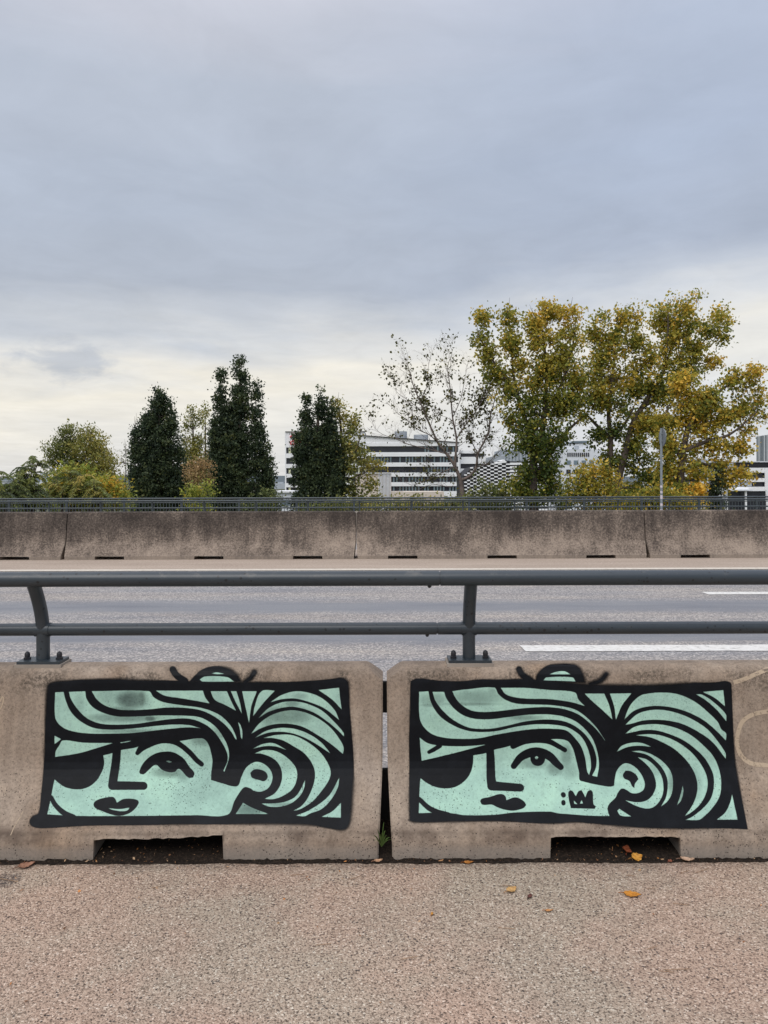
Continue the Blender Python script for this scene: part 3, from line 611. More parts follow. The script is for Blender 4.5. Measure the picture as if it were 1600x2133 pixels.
def sd_poly(X, Y, poly, out, sign=1):
    """writes min(out, signed distance) for the closed polygon, near its bounding box only"""
    x0, y0 = poly.min(0)-11; x1, y1 = poly.max(0)+11
    j0, j1 = np.searchsorted(X, (x0, x1)); i0, i1 = np.searchsorted(Y, (y0, y1))
    if j1 <= j0 or i1 <= i0: return
    xx, yy = np.meshgrid(X[j0:j1], Y[i0:i1]); d2 = np.full(xx.shape, 1e9); ins = np.zeros(xx.shape, bool)
    for k in range(len(poly)):
        ax, ay = poly[k-1]; bx, by = poly[k]; ex, ey = bx-ax, by-ay; l = ex*ex+ey*ey
        if l < 1e-12: continue
        t = np.clip(((xx-ax)*ex+(yy-ay)*ey)/l, 0, 1)
        d2 = np.minimum(d2, (xx-ax-t*ex)**2+(yy-ay-t*ey)**2)
        if ay != by:
            ins ^= ((ay > yy) != (by > yy)) & (xx < ex*(yy-ay)/ey+ax)
    d = np.sqrt(d2); d[ins] *= -1
    out[i0:i1, j0:j1] = np.minimum(out[i0:i1, j0:j1], d)
def sd_stroke(X, Y, pts, out):
    w = pts[:, 2].max()/2+11; x0, y0 = pts[:, :2].min(0)-w; x1, y1 = pts[:, :2].max(0)+w
    j0, j1 = np.searchsorted(X, (x0, x1)); i0, i1 = np.searchsorted(Y, (y0, y1))
    xx, yy = np.meshgrid(X[j0:j1], Y[i0:i1]); dm = np.full(xx.shape, 99.0)
    for (ax, ay, aw), (bx, by, bw) in zip(pts[:-1], pts[1:]):
        ex, ey = bx-ax, by-ay; l = ex*ex+ey*ey+1e-9
        t = np.clip(((xx-ax)*ex+(yy-ay)*ey)/l, 0, 1)
        dm = np.minimum(dm, np.hypot(xx-ax-t*ex, yy-ay-t*ey)-(aw+t*(bw-aw))/2)
    out[i0:i1, j0:j1] = np.minimum(out[i0:i1, j0:j1], dm)
FD = np.array([p[0] for p in NEAR_F[1:]]); FZ = np.array([p[1] for p in NEAR_F[1:]])
def portrait(A, u0, u1, v0, v1, parent, label):
    step = 1.25
    X = np.arange(u0, u1+step, step); Y = np.arange(v0, v1+step, step)
    sm = lambda p: catmull(p, 6, True, 0.45)
    far = lambda: np.full((len(Y), len(X)), 60.0)
    outer = far(); sd_poly(X, Y, sm(A['outer']), outer)
    for p in A['outer_add']: sd_poly(X, Y, sm(p), outer)
    for s in A['outer_strokes']: sd_stroke(X, Y, catmull(s, 6), outer)
    mint = far()
    for p in A['mint']: sd_poly(X, Y, sm(p), mint)
    blk = far()
    for p in A['black']: sd_poly(X, Y, sm(p), blk)
    for s in A['strokes']: sd_stroke(X, Y, catmull(s, 6), blk)
    mint = np.maximum(mint, -blk)
    for p in A['slit']: sd_poly(X, Y, sm(p), mint)
    xx, yy = np.meshgrid(X, Y); smu = np.zeros(xx.shape)
    for (c, x, y, rx, ry, a) in A['smudge']:
        ox, oy, s = CROPS[c]; q = ((xx-ox-x*s)/(rx*s))**2+((yy-oy-y*s)/(ry*s))**2
        smu = np.maximum(smu, a*np.exp(-q*q*0.6))
    # lay the drawing on the sloping concrete face, 1 mm proud
    vv = (CH-FZ)*F/FD
    dv = (yy-V0)*CR + (xx-U0)*SR; du = (xx-U0)*CR - (yy-V0)*SR
    d = np.interp(dv.ravel(), vv[::-1], FD[::-1]).reshape(dv.shape) - 0.0014
    # the rows interpolate the face in image height; refine depth so that points lie on the straight facets
    z = CH - dv*d/F
    d = np.interp(z.ravel(), FZ, FD).reshape(dv.shape) - 0.0014
    z = CH - dv*d/F; d = np.interp(z.ravel(), FZ, FD).reshape(dv.shape) - 0.0014; z = CH - dv*d/F
    co3 = np.stack([du*d/F, d, z], -1).reshape(-1, 3)
    nr, nc = xx.shape; idx = np.arange(nr*nc).reshape(nr, nc)
    q = np.stack([idx[:-1, :-1], idx[1:, :-1], idx[1:, 1:], idx[:-1, 1:]], -1).reshape(-1, 4)
    keep = (outer.ravel()[q].min(1) < 9.0); q = q[keep]
    used = np.unique(q); remap = np.full(nr*nc, -1); remap[used] = np.arange(len(used)); q = remap[q]
    me = bpy.data.meshes.new('painted_portrait')
    me.vertices.add(len(used)); me.vertices.foreach_set('co', co3[used].ravel())
    me.loops.add(len(q)*4); me.loops.foreach_set('vertex_index', q.ravel().astype(np.int32))
    me.polygons.add(len(q)); me.polygons.foreach_set('loop_start', np.arange(0, len(q)*4, 4, dtype=np.int32))
    me.polygons.foreach_set('use_smooth', np.ones(len(q), bool))
    me.update(calc_edges=True); me.validate()
    for nm, a in (('mint', mint), ('outer', outer), ('smudge', smu)):
        at = me.attributes.new(nm, 'FLOAT', 'POINT'); at.data.foreach_set('value', a.ravel()[used].astype(np.float32))
    o = obj('painted_portrait', me, M['paint'], parent); o['label'] = label
    return o
portrait(LEFT, 50, 750, 1377, 1742, left_bar, 'spray painted mint and black face with parted lips and drooping lid')
portrait(RIGHT, 840, 1572, 1373, 1742, right_bar, 'spray painted mint and black face with round pupil and crown mark')
# faint old scrawl on the right barrier
def face_pt(u, v, off):
    vv = (CH-FZ)*F/FD; dv = (v-V0)*CR+(u-U0)*SR
    d = float(np.interp(dv, vv[::-1], FD[::-1])); z = CH-dv*d/F
    for _ in range(3): d = float(np.interp(z, FZ, FD)); z = CH-dv*(d-off)/F
    return Vector((((u-U0)*CR-(v-V0)*SR)*(d-off)/F, d-off, z))
def scrawl(pts, w, parent):
    c = catmull(pts, 8); b = MB(); vs = []
    for i, p in enumerate(c):
        t = c[min(i+1, len(c)-1)]-c[max(i-1, 0)]; n = np.array([-t[1], t[0]])/(np.linalg.norm(t)+1e-9)
        vs += [face_pt(*(p+n*w/2), 0.0012), face_pt(*(p-n*w/2), 0.0012)]
    b.add(vs, [(2*i, 2*i+1, 2*i+3, 2*i+2) for i in range(len(c)-1)])
    return b.build('faded_scrawl', M['oldtag'], parent)
scrawl([(1640,1478),(1600,1482),(1570,1488),(1548,1502),(1538,1525),(1536,1552),(1545,1575),(1565,1590),(1600,1594),(1640,1596)], 9, right_bar)
scrawl([(1528,1422),(1550,1415),(1575,1404),(1600,1394),(1640,1384)], 9, right_bar)
scrawl([(22,1740),(30,1722),(40,1705),(48,1690)], 1.6, left_bar)
scrawl([(0,1462),(6,1452),(4,1470),(-2,1480)], 2.5, left_bar)

# ------------------------------------------------------------------ guard rails
RAIL_Y, TOP_Y, TOP_Z, MID_Z, RT, RM = 3.415, 3.305, 1.160, 0.914, 0.0335, 0.0285
def post_path(x, y0=RAIL_Y, y1=TOP_Y, z0=0.775, z1=TOP_Z):
    pts = []
    for i in range(13):
        t = i/12; z = z0+(z1-z0)*t; k = max(0, (t-0.30)/0.70)
        pts.append((x, y0+(y1-y0)*k**1.8, z))
    return pts
def make_post(parent, x):
    post = MB().tube(post_path(x), 0.0295, 16).build('post', M['rail'], parent, 50)
    MB().tube([(x-0.034, RAIL_Y, MID_Z), (x+0.034, RAIL_Y, MID_Z)], RM+0.0035, 18).build('weld_collar', M['rail'], post, 50)
    b = MB(); b.box((x-0.098, RAIL_Y-0.052, 0.766), (x+0.098, RAIL_Y+0.052, 0.778)); plate = b.build('base_plate', M['rail'], parent)
    b = MB(); b.box((x-0.106, RAIL_Y-0.058, 0.750), (x+0.106, RAIL_Y+0.058, 0.7655)); b.build('grout_pad', M['kerb'], plate)
    for sx in (-0.072, 0.076):
        m = MB(); c = Vector((x+sx, RAIL_Y-0.002, 0.778))
        m.tube([c, c+Vector((0, 0, 0.008)), c+Vector((0, 0, 0.010))], [0.016, 0.016, 0.013], 6)
        m.tube([c+Vector((0, 0, 0.010)), c+Vector((0, 0, 0.022)), c+Vector((0, 0, 0.031)), c+Vector((0, 0, 0.036))], [0.0115, 0.0125, 0.010, 0.003], 12)
        m.build('bolt', M['bolt'], plate, 40)
XJ = P(916, 1206, TOP_Y).x
def rail_section(x0, x1, posts, label, sleeve):
    r = empty('guard_rail', ((x0+x1)/2, RAIL_Y, 0.77)); tag(r, label, 'guard rail', 'tubular guard rails on the near barriers')
    for nm, y, z, rad, e in (('top_rail', TOP_Y, TOP_Z, RT, 0.0), ('middle_rail', RAIL_Y, MID_Z, RM, -0.004)):
        a, c = x0+(e if not sleeve else e), x1+e
        n = 24; m = MB().tube([(a+(c-a)*i/n, y, z) for i in range(n+1)], rad, 24)
        t = m.build(nm, M['rail'], r, 50)
        if sleeve:
            MB().tube([(c-0.01, y, z), (c+0.035, y, z)], rad-0.004, 20).build('joint_sleeve', M['rail'], t, 50)
            m = MB(); m.tube([(c-0.042, y, z-rad+0.004), (c-0.042, y, z-rad-0.004)], 0.010, 6); m.tube([(c-0.042, y, z-rad-0.004), (c-0.042, y, z-rad-0.009)], 0.006, 10)
            m.build('bolt', M['bolt'], t, 40)
    for x in posts: make_post(r, x)
    return r
PX0, PX1 = P(90, 1374, RAIL_Y).x, P(977, 1370, RAIL_Y).x
SP = PX1-PX0
rail_section(-5.9, XJ-0.004, [PX0, PX0-SP, PX0-2*SP], 'grey steel guard rail ending in the bolted joint, on the barrier without the crown', True)
rail_section(XJ+0.004, 5.9, [PX1, PX1+SP, PX1+2*SP], 'grey steel guard rail starting at the bolted joint, on the crown marked barrier', False)

# far guard rail on the plinth, then a baluster railing behind it
FRY = 28.1; r = empty('far_guard_rail', (0, FRY, 0.4)); tag(r, 'far grey guard rail with curved posts behind the weathered barriers', 'guard rail')
for nm, y, z, rad in (('top_rail', FRY-0.11, 0.835, 0.034), ('middle_rail', FRY, 0.56, 0.030)):
    MB().tube([(-19+i*2, y, z) for i in range(20)], rad, 10).build(nm, M['far_rail'], r, 50)
k0 = P(103, 1050, FRY).x; proto = None
for i in range(-7, 16):
    x = k0+i*1.964
    if abs(x) > 18.5: continue
    if proto is None: proto = MB().tube(post_path(0, FRY, FRY-0.11, 0.40, 0.835), 0.034, 8).mesh('post', 50)
    o = obj('post', proto, M['far_rail'], r); o.location = (x, 0, 0)
BRY = 31.5; r = empty('baluster_railing', (0, BRY, -0.2)); tag(r, 'thin barred pedestrian railing standing behind the far guard rail', 'railing')
MB().tube([(-21, BRY, 0.84), (21, BRY, 0.84)], 0.036, 8).build('handrail', M['far_rail'], r, 50)
MB().tube([(-21, BRY, 0.66), (21, BRY, 0.66)], 0.02, 8).build('upper_rail', M['far_rail'], r, 50)
MB().tube([(-21, BRY, -0.08), (21, BRY, -0.08)], 0.02, 8).build('lower_rail', M['far_rail'], r, 50)
k0 = P(19, 1050, BRY).x; pm = None; bm = None
for i in range(-2, 17):
    x = k0+i*2.45
    if abs(x) > 20.9: continue
    if pm is None:
        m = MB(); m.box((-0.05, BRY-0.04, -0.2), (0.05, BRY+0.04, 0.80)); pm = m.mesh('post')
        m = MB()
        for j in range(1, 19): m.box((j*2.45/19-0.011, BRY-0.011, -0.06), (j*2.45/19+0.011, BRY+0.011, 0.645))
        bm = m.mesh('balusters')
    o = obj('post', pm, M['far_rail'], r); o.location = (x, 0, 0)
    o = obj('balusters', bm, M['far_rail'], r); o.location = (x, 0, 0); o['kind'] = 'stuff'
# round sign on its post, seen nearly edge on
SD = 24.0; s = P(1378, 1064, SD); r = empty('road_sign', (s.x, SD, -0.33)); tag(r, 'round traffic sign seen almost edge on atop a slim galvanised post', 'road sign')
top = P(1378, 892, SD).z; pole = MB().tube([(s.x, SD, -0.33), (s.x, SD, top)], 0.038, 12).build('post', M['galvanised'], r, 50)
rr = random.Random(4)
for i in range(6):
    z = 0.35+i*0.19+rr.random()*0.05
    MB().tube([(s.x, SD, z), (s.x, SD, z+0.05+rr.random()*0.08)], 0.0395, 12).build('sticker', M['sticker'], pole, 50)
ang = math.radians(90); ax = Vector((math.cos(ang), math.sin(ang), 0)); nv = Vector((-math.sin(ang), math.cos(ang), 0)); cz = P(1379, 911, SD).z
m = MB(); n = 32; c = Vector((s.x+0.055, SD, cz)); ring = [ax*math.cos(2*math.pi*k/n)*0.29+Vector((0, 0, math.sin(2*math.pi*k/n)*0.29)) for k in range(n)]
m.add([c+nv*0.0+p for p in ring]+[c+nv*0.03+p for p in ring], [tuple(range(n)), tuple(reversed(range(n, 2*n)))]+[(k, (k+1) % n, n+(k+1) % n, n+k) for k in range(n)])
m.build('sign_disc', M['sign_back'], r)
for q in (0.10, -0.14):
    m = MB(); m.box((s.x-0.02, SD-0.05, cz+q), (s.x+0.07, SD+0.05, cz+q+0.04)); m.build('bracket', M['galvanised'], r)

# ------------------------------------------------------------------ buildings
def rect(u0, v0, u1, v1, d, th):
    a, b = P(u0, v1, d), P(u1, v0, d)
    m = MB(); m.box((min(a.x, b.x), d, min(a.z, b.z)), (max(a.x, b.x), d+th, max(a.z, b.z))); return m
def bands(root, u0, u1, vtop, vbot, rows, d, wall, core='dark_glass', depth=14, margin=2.0, pane=None, pitch=0, seed=1, right=True):
    """glazed core with wall bands standing 0.35 m proud of it"""
    rect(u0+0.6, vtop+1, u1-0.6, vbot, d+0.35, depth).build('core', M[core], root)
    edges = [vtop]
    for a, b in rows: edges += [a, b]
    edges.append(vbot)
    for i in range(0, len(edges), 2):
        rect(u0+margin, edges[i], u1-(margin if right else 0), edges[i+1], d, 0.5).build('wall_band', M[wall], root)
    rect(u0, vtop, u0+margin, vbot, d-0.02, depth).build('end_wall', M[wall], root)
    if right: rect(u1-margin, vtop, u1, vbot, d-0.02, depth).build('end_wall', M[wall], root)
    if pane:
        rr = random.Random(seed)
        for ri, (a, b) in enumerate(rows):
            m = MB(); u = u0 if not (pane == 'pale_blind' and ri in (0, 2)) else u0+(u1-u0)*0.6
            u = u+margin+pitch*0.6
            while u < u1-margin-pitch*0.5:
                if rr.random() < 0.75:
                    q = rect(u, a, u+pitch*0.46, b, d+0.2, 0.1); m.add(q.v, q.f)
                u += pitch
            if m.v: o = m.build('blinds', M[pane], root); o['kind'] = 'stuff'
D1 = 170
r = empty('office_building', (P(780, 1040, D1).x, D1, -6.5)); tag(r, 'white office block with dark ribbon windows, drum on roof and red emblem', 'building')
VB = 1070
bands(r, 594, 760, 899, VB, [(932,944),(954,966),(975,986.5),(995,1006),(1015,1022.5),(1036,1046)], D1, 'white_wall', pane='blind', pitch=9, seed=3, right=False)
rect(594, 898, 760, 899.4, D1-0.3, 14).build('parapet', M['dark_glass'], r)
bands(r, 761, 957, 922, VB, [(929.5,941.5),(951,963),(972,984),(993,1004),(1013,1023),(1036,1046)], D1, 'white_wall', pane='pale_blind', pitch=6.5, seed=5)
prism(pxz([(740,906),(957,922),(957,923),(740,923)], D1), D1+0.1, D1+13.5).build('roof_wall', M['white_wall'], r)
prism(pxz([(738,905),(958,921),(958,922.2),(738,906.4)], D1), D1-0.3, D1+13.6).build('parapet', M['dark_glass'], r)
bands(r, 957.4, 1012, 938, VB, [(944.5,951.5),(966,976),(990,1000),(1013,1023)], D1+3, 'white_wall', pane=None)
for u0, u1, vt in ((822, 848, 899), (862, 892, 906)):
    a, b = P(u0, vt, D1+5), P(u1, 925, D1+5)
    MB().tube([((a.x+b.x)/2, D1+5, b.z), ((a.x+b.x)/2, D1+5, a.z)], (b.x-a.x)/2, 24).build('roof_drum', M['grey_wall'], r, 50)
m = MB()
for s in ([(604,911,2.6),(608,907.5,2.8),(613,906.5,2.4),(620,907,2.2),(617,911,2.0),(612,914.5,2.2),(617,915,2.0),(621,918,2.4),(618,922,2.4),(611,925.5,2.6),(606,925,2.6),(605,922,2.2),(609,919,2.0),(616,918,1.8)], [(620,907,2.2),(628,904,2.2),(636,906,2.2),(634,914,2.2),(626,920,2.2),(638,921,2.2)]):
    c = catmull(s, 6); pts = [P(p[0], p[1], D1-0.25) for p in c]
    m.tube(pts, [p[2]*D1/F/2 for p in c], 6)
m.build('emblem', M['red_sign'], r, 60)

r = empty('low_hall', (P(790, 1040, 120).x, 120, -6.5)); tag(r, 'low cream hall with ribbed metal wall in front of the office block', 'building')
rect(740, 986, 815, 1075, 120, 8).build('wall', M['cream_wall'], r)
m = MB()
for i in range(9): q = rect(789+i*2.9, 987, 790.3+i*2.9, 1075, 119.8, 0.3); m.add(q.v, q.f)
o = m.build('ribs', M['light_wall'], r); o['kind'] = 'stuff'
rect(815.5, 1024, 925, 1075, 119, 8).build('annex', M['cream_wall'], r)
rect(738, 984.5, 816, 986.3, 119.7, 8.6).build('roof_edge', M['white_wall'], r)

D2 = 125
r = empty('checkered_building', (P(1050, 1040, D2).x, D2, -6.5)); tag(r, 'building clad in black and white checkered panels behind the poplar trunk', 'building')
prism(pxz([(966,1075),(966,990),(985,973),(1020,965),(1050,958),(1064,961),(1142,961),(1142,1075)], D2), D2, D2+12).build('wall', M['black_panel'], r)
def ctop(u):
    return float(np.interp(u, [966, 985, 1020, 1050, 1064, 1142], [992, 974, 966, 958.6, 961.5, 961.5]))
m = MB(); vs = 3.55
ucols = [967]
while ucols[-1] < 1062: ucols.append(ucols[-1]+6.2+(ucols[-1]-967)*0.028)
for ci in range(len(ucols)-1):
    for ri in range(16):
        v = 958+ri*7.5+(ci % 2)*3.75
        if v < ctop(ucols[ci+1])-1: continue
        q = rect(ucols[ci]+0.1, v+0.1, ucols[ci+1]-0.1, v+2.75, D2-0.15, 0.13); m.add(q.v, q.f)
for ri in range(14):
    q = rect(ucols[-1], 963.5+ri*7.4, 1141, 963.5+ri*7.4+4.9, D2-0.15, 0.13); m.add(q.v, q.f)
o = m.build('panels', M['white_wall'], r); o['kind'] = 'stuff'
prism(pxz([(1024,968),(1050,957),(1056,963)], D2), D2-0.2, D2+6).build('roof_wedge', M['white_wall'], r)

D3 = 230
r = empty('glass_block', (P(1060, 1040, D3).x, D3, -6.5)); tag(r, 'pale grey stepped glass block rising over the checkered building', 'building')
rect(1050, 936, 1100, 1055, D3, 20).build('wall', M['grey_wall'], r)
rect(1030, 950, 1049.6, 1055, D3+1, 20).build('side_wing', M['grey_wall'], r)
prism(pxz([(1066,935.8),(1078,928),(1100,928),(1100,935.8)], D3), D3+0.5, D3+18).build('roof_step', M['light_wall'], r)
m = MB()
for i in range(7): q = rect(1053+i*7, 938, 1053.6+i*7, 960, D3-0.3, 0.28); m.add(q.v, q.f)
o = m.build('mullions', M['blue_glass'], r); o['kind'] = 'stuff'

D4 = 180
r = empty('white_house', (P(1210, 1040, D4).x, D4, -6.5)); tag(r, 'white stepped apartment block seen between the two big poplars', 'building')
rect(1170, 936, 1262, 1075, D4, 14).build('wall', M['light_wall'], r)
prism(pxz([(1176,935.7),(1180,925),(1232,922),(1236,935.7)], D4), D4+0.8, D4+12).build('penthouse', M['light_wall'], r)
prism(pxz([(1190,922.4),(1193,918.5),(1228,917.5),(1228,921.5)], D4), D4+0.5, D4+12).build('roof', M['blue_glass'], r)
rect(1197, 928.5, 1206, 935, D4+0.6, 0.3).build('window', M['grey_wall'], r)
for i in range(11): rect(1182+i*4.3, 943, 1184.6+i*4.3, 951, D4-0.12, 0.10).build('window', M['dark_glass'], r)
for v0, v1 in ((959, 967.5), (978, 987), (995, 1003)):
    for u in (1180, 1195.5, 1212, 1228):
        rect(u, v0, u+9, v1, D4-0.12, 0.10).build('window', M['blue_glass' if v0 < 970 else 'dark_glass'], r)

D5 = 150
r = empty('terraced_office', (P(1560, 1040, D5).x, D5, -6.5)); tag(r, 'white terraced office with long grey windows and slim columns below', 'building')
bands(r, 1516, 1700, 974, 1075, [(985,995.5),(1004,1013.5),(1023,1074)], D5, 'white_wall', pane=None, margin=0.5, right=False)
rect(1594, 974, 1700, 1023, D5-0.25, 0.2).build('stair_wall', M['white_wall'], r)
rect(1500, 963, 1700, 973.8, D5+1.5, 10).build('top_floor', M['dark_glass'], r)
rect(1498, 960.5, 1700, 963, D5+0.2, 13).build('roof', M['light_wall'], r)
for u in (1553, 1597): rect(u, 1020, u+3, 1075, D5-1.2, 0.4).build('column', M['white_wall'], r)
rect(1510, 1020, 1568, 1022.4, D5-1.6, 1.5).build('canopy', M['light_wall'], r)
for u0, u1, v0, v1 in ((1545, 1566, 1004.5, 1013), (1527, 1542, 1004.5, 1013), (1520, 1532, 985.5, 995), (1516, 1528, 964, 973)):
    rect(u0, v0, u1, v1, D5+0.2, 0.1).build('blind', M['grey_wall'], r)
r = empty('flats', (P(1440, 1040, 185).x, 185, -6.5)); tag(r, 'grey and white flats mostly hidden behind the golden poplar crown', 'building')
rect(1474, 958, 1500, 1075, 185, 10).build('wall', M['light_wall'], r); rect(1470, 955.5, 1503, 966, 186, 9).build('roof', M['grey_wall'], r)
rect(1482, 975, 1485, 983, 184.8, 0.15).build('window', M['blue_glass'], r); rect(1487, 975, 1490, 983, 184.8, 0.15).build('window', M['blue_glass'], r)
bands(r, 1380, 1473, 972, 1075, [(975.5, 983), (996, 1004)], 184, 'white_wall', margin=1)
rect(1381, 990, 1400, 996, 183.7, 0.2).build('balcony', M['brick_red'], r)
D6 = 320
r = empty('power_station', (P(1600, 1040, D6).x, D6, -6.5)); tag(r, 'row of tall silver flue pipes rising behind the terraced office', 'power station')
rect(1560, 961, 1680, 1050, D6+6, 20).build('wall', M['light_wall'], r)
for i, u in enumerate((1577, 1583, 1588, 1594, 1600, 1606)):
    c = P(u+1.3, 909-i*0.9, D6); MB().tube([(c.x, D6, -6), (c.x, D6, c.z)], 0.48, 12).build('flue_pipe', M['galvanised'], r, 50)
r = empty('kiosk', (P(592, 1040, 110).x, 110, -6.5)); tag(r, 'small white flat roofed building between the dark columnar trees', 'building')
rect(576, 1026, 607, 1075, 110, 6).build('wall', M['light_wall'], r); rect(573, 1022.5, 612, 1026, 109.6, 7).build('roof', M['white_wall'], r)
rect(584, 1040, 604, 1052, 109.8, 0.15).build('window', M['blue_glass'], r)
# distant skyline
m = MB(); rr = random.Random(8); xs = np.linspace(-2600, 2600, 120); tops = [14+10*mnoise.noise(Vector((x*0.002, 3.1, 0)))+rr.random()*5 for x in xs]
m.add([(x, 2600, -7) for x in xs]+[(x, 2600, t) for x, t in zip(xs, tops)]+[(x, 3400, -7) for x in xs], [(i, i+1, 121+i, 120+i) for i in range(119)]+[(120+i, 121+i, 241+i, 240+i) for i in range(119)])
tag(m.build('hills', M['haze_hill']), kind='structure')
r = empty('distant_houses', (P(15, 1008, 600).x, 600, -6.5)); tag(r, 'distant pale town houses beyond the feathery sumac', 'building')
rect(-40, 1003, 14, 1040, 600, 15).build('wall', M['light_wall'], r); rect(-42, 1000.5, 16, 1003, 599, 17).build('roof', M['grey_wall'], r)
r = empty('distant_block', (P(582, 1010, 700).x, 700, -6.5)); tag(r, 'distant pale block glimpsed beside the white office', 'building')
rect(571, 1007, 598, 1040, 700, 15).build('wall', M['grey_wall'], r); rect(579, 1004, 589, 1007, 701, 10).build('roof', M['grey_wall'], r)
r = empty('parking_block', (P(70, 1020, 300).x, 300, -6.5)); tag(r, 'pale grey building showing through gaps in the feathery sumac', 'building')
rect(70, 1005, 118, 1075, 300, 15).build('wall', M['light_wall'], r); rect(84, 985, 92, 1005, 301, 3).build('tower', M['grey_wall'], r)

# ------------------------------------------------------------------ trees
def leaf_mesh(name, C, DIR, L, W, tint, rng):
    n = len(C)
    DIR = DIR/(np.linalg.norm(DIR, axis=1, keepdims=True)+1e-9)
    R = rng.normal(size=(n, 3)); S = np.cross(DIR, R); S /= (np.linalg.norm(S, axis=1, keepdims=True)+1e-9)
    N = np.cross(DIR, S); L = L[:, None]; W = W[:, None]
    V = np.empty((n, 4, 3)); V[:, 0] = C; V[:, 1] = C+DIR*L*0.45+S*W/2+N*W*0.18; V[:, 2] = C+DIR*L; V[:, 3] = C+DIR*L*0.45-S*W/2+N*W*0.18
    me = bpy.data.meshes.new(name); me.vertices.add(4*n); me.vertices.foreach_set('co', V.ravel())
    me.loops.add(4*n); me.loops.foreach_set('vertex_index', np.arange(4*n, dtype=np.int32))
    me.polygons.add(n); me.polygons.foreach_set('loop_start', np.arange(0, 4*n, 4, dtype=np.int32))
    me.update(calc_edges=True)
    at = me.attributes.new('tint', 'FLOAT_COLOR', 'POINT')
    col = np.ones((n, 4, 4)); col[:, :, :3] = np.clip(tint, 0, 1)[:, None, :]
    at.data.foreach_set('color', col.ravel().astype(np.float32))
    return me
def pal(t, stops):
    xs = np.linspace(0, 1, len(stops)); s = np.array(stops)
    return np.minimum(np.stack([np.interp(t, xs, s[:, k]) for k in range(3)], -1)*1.7, 0.9)
PAL_POPLAR = [(0.045, 0.070, 0.018), (0.140, 0.155, 0.030), (0.275, 0.235, 0.040), (0.42, 0.295, 0.05), (0.58, 0.335, 0.05)]
PAL_OAK = [(0.018, 0.028, 0.020), (0.034, 0.050, 0.028), (0.060, 0.080, 0.036), (0.10, 0.105, 0.035)]
PAL_OLIVE = [(0.055, 0.072, 0.026), (0.115, 0.13, 0.040), (0.20, 0.19, 0.052), (0.32, 0.25, 0.06)]
PAL_SHRUB = [(0.07, 0.10, 0.026), (0.15, 0.18, 0.035), (0.25, 0.25, 0.045), (0.46, 0.29, 0.045)]
PAL_RUST = [(0.15, 0.12, 0.05), (0.24, 0.17, 0.075), (0.31, 0.205, 0.11)]
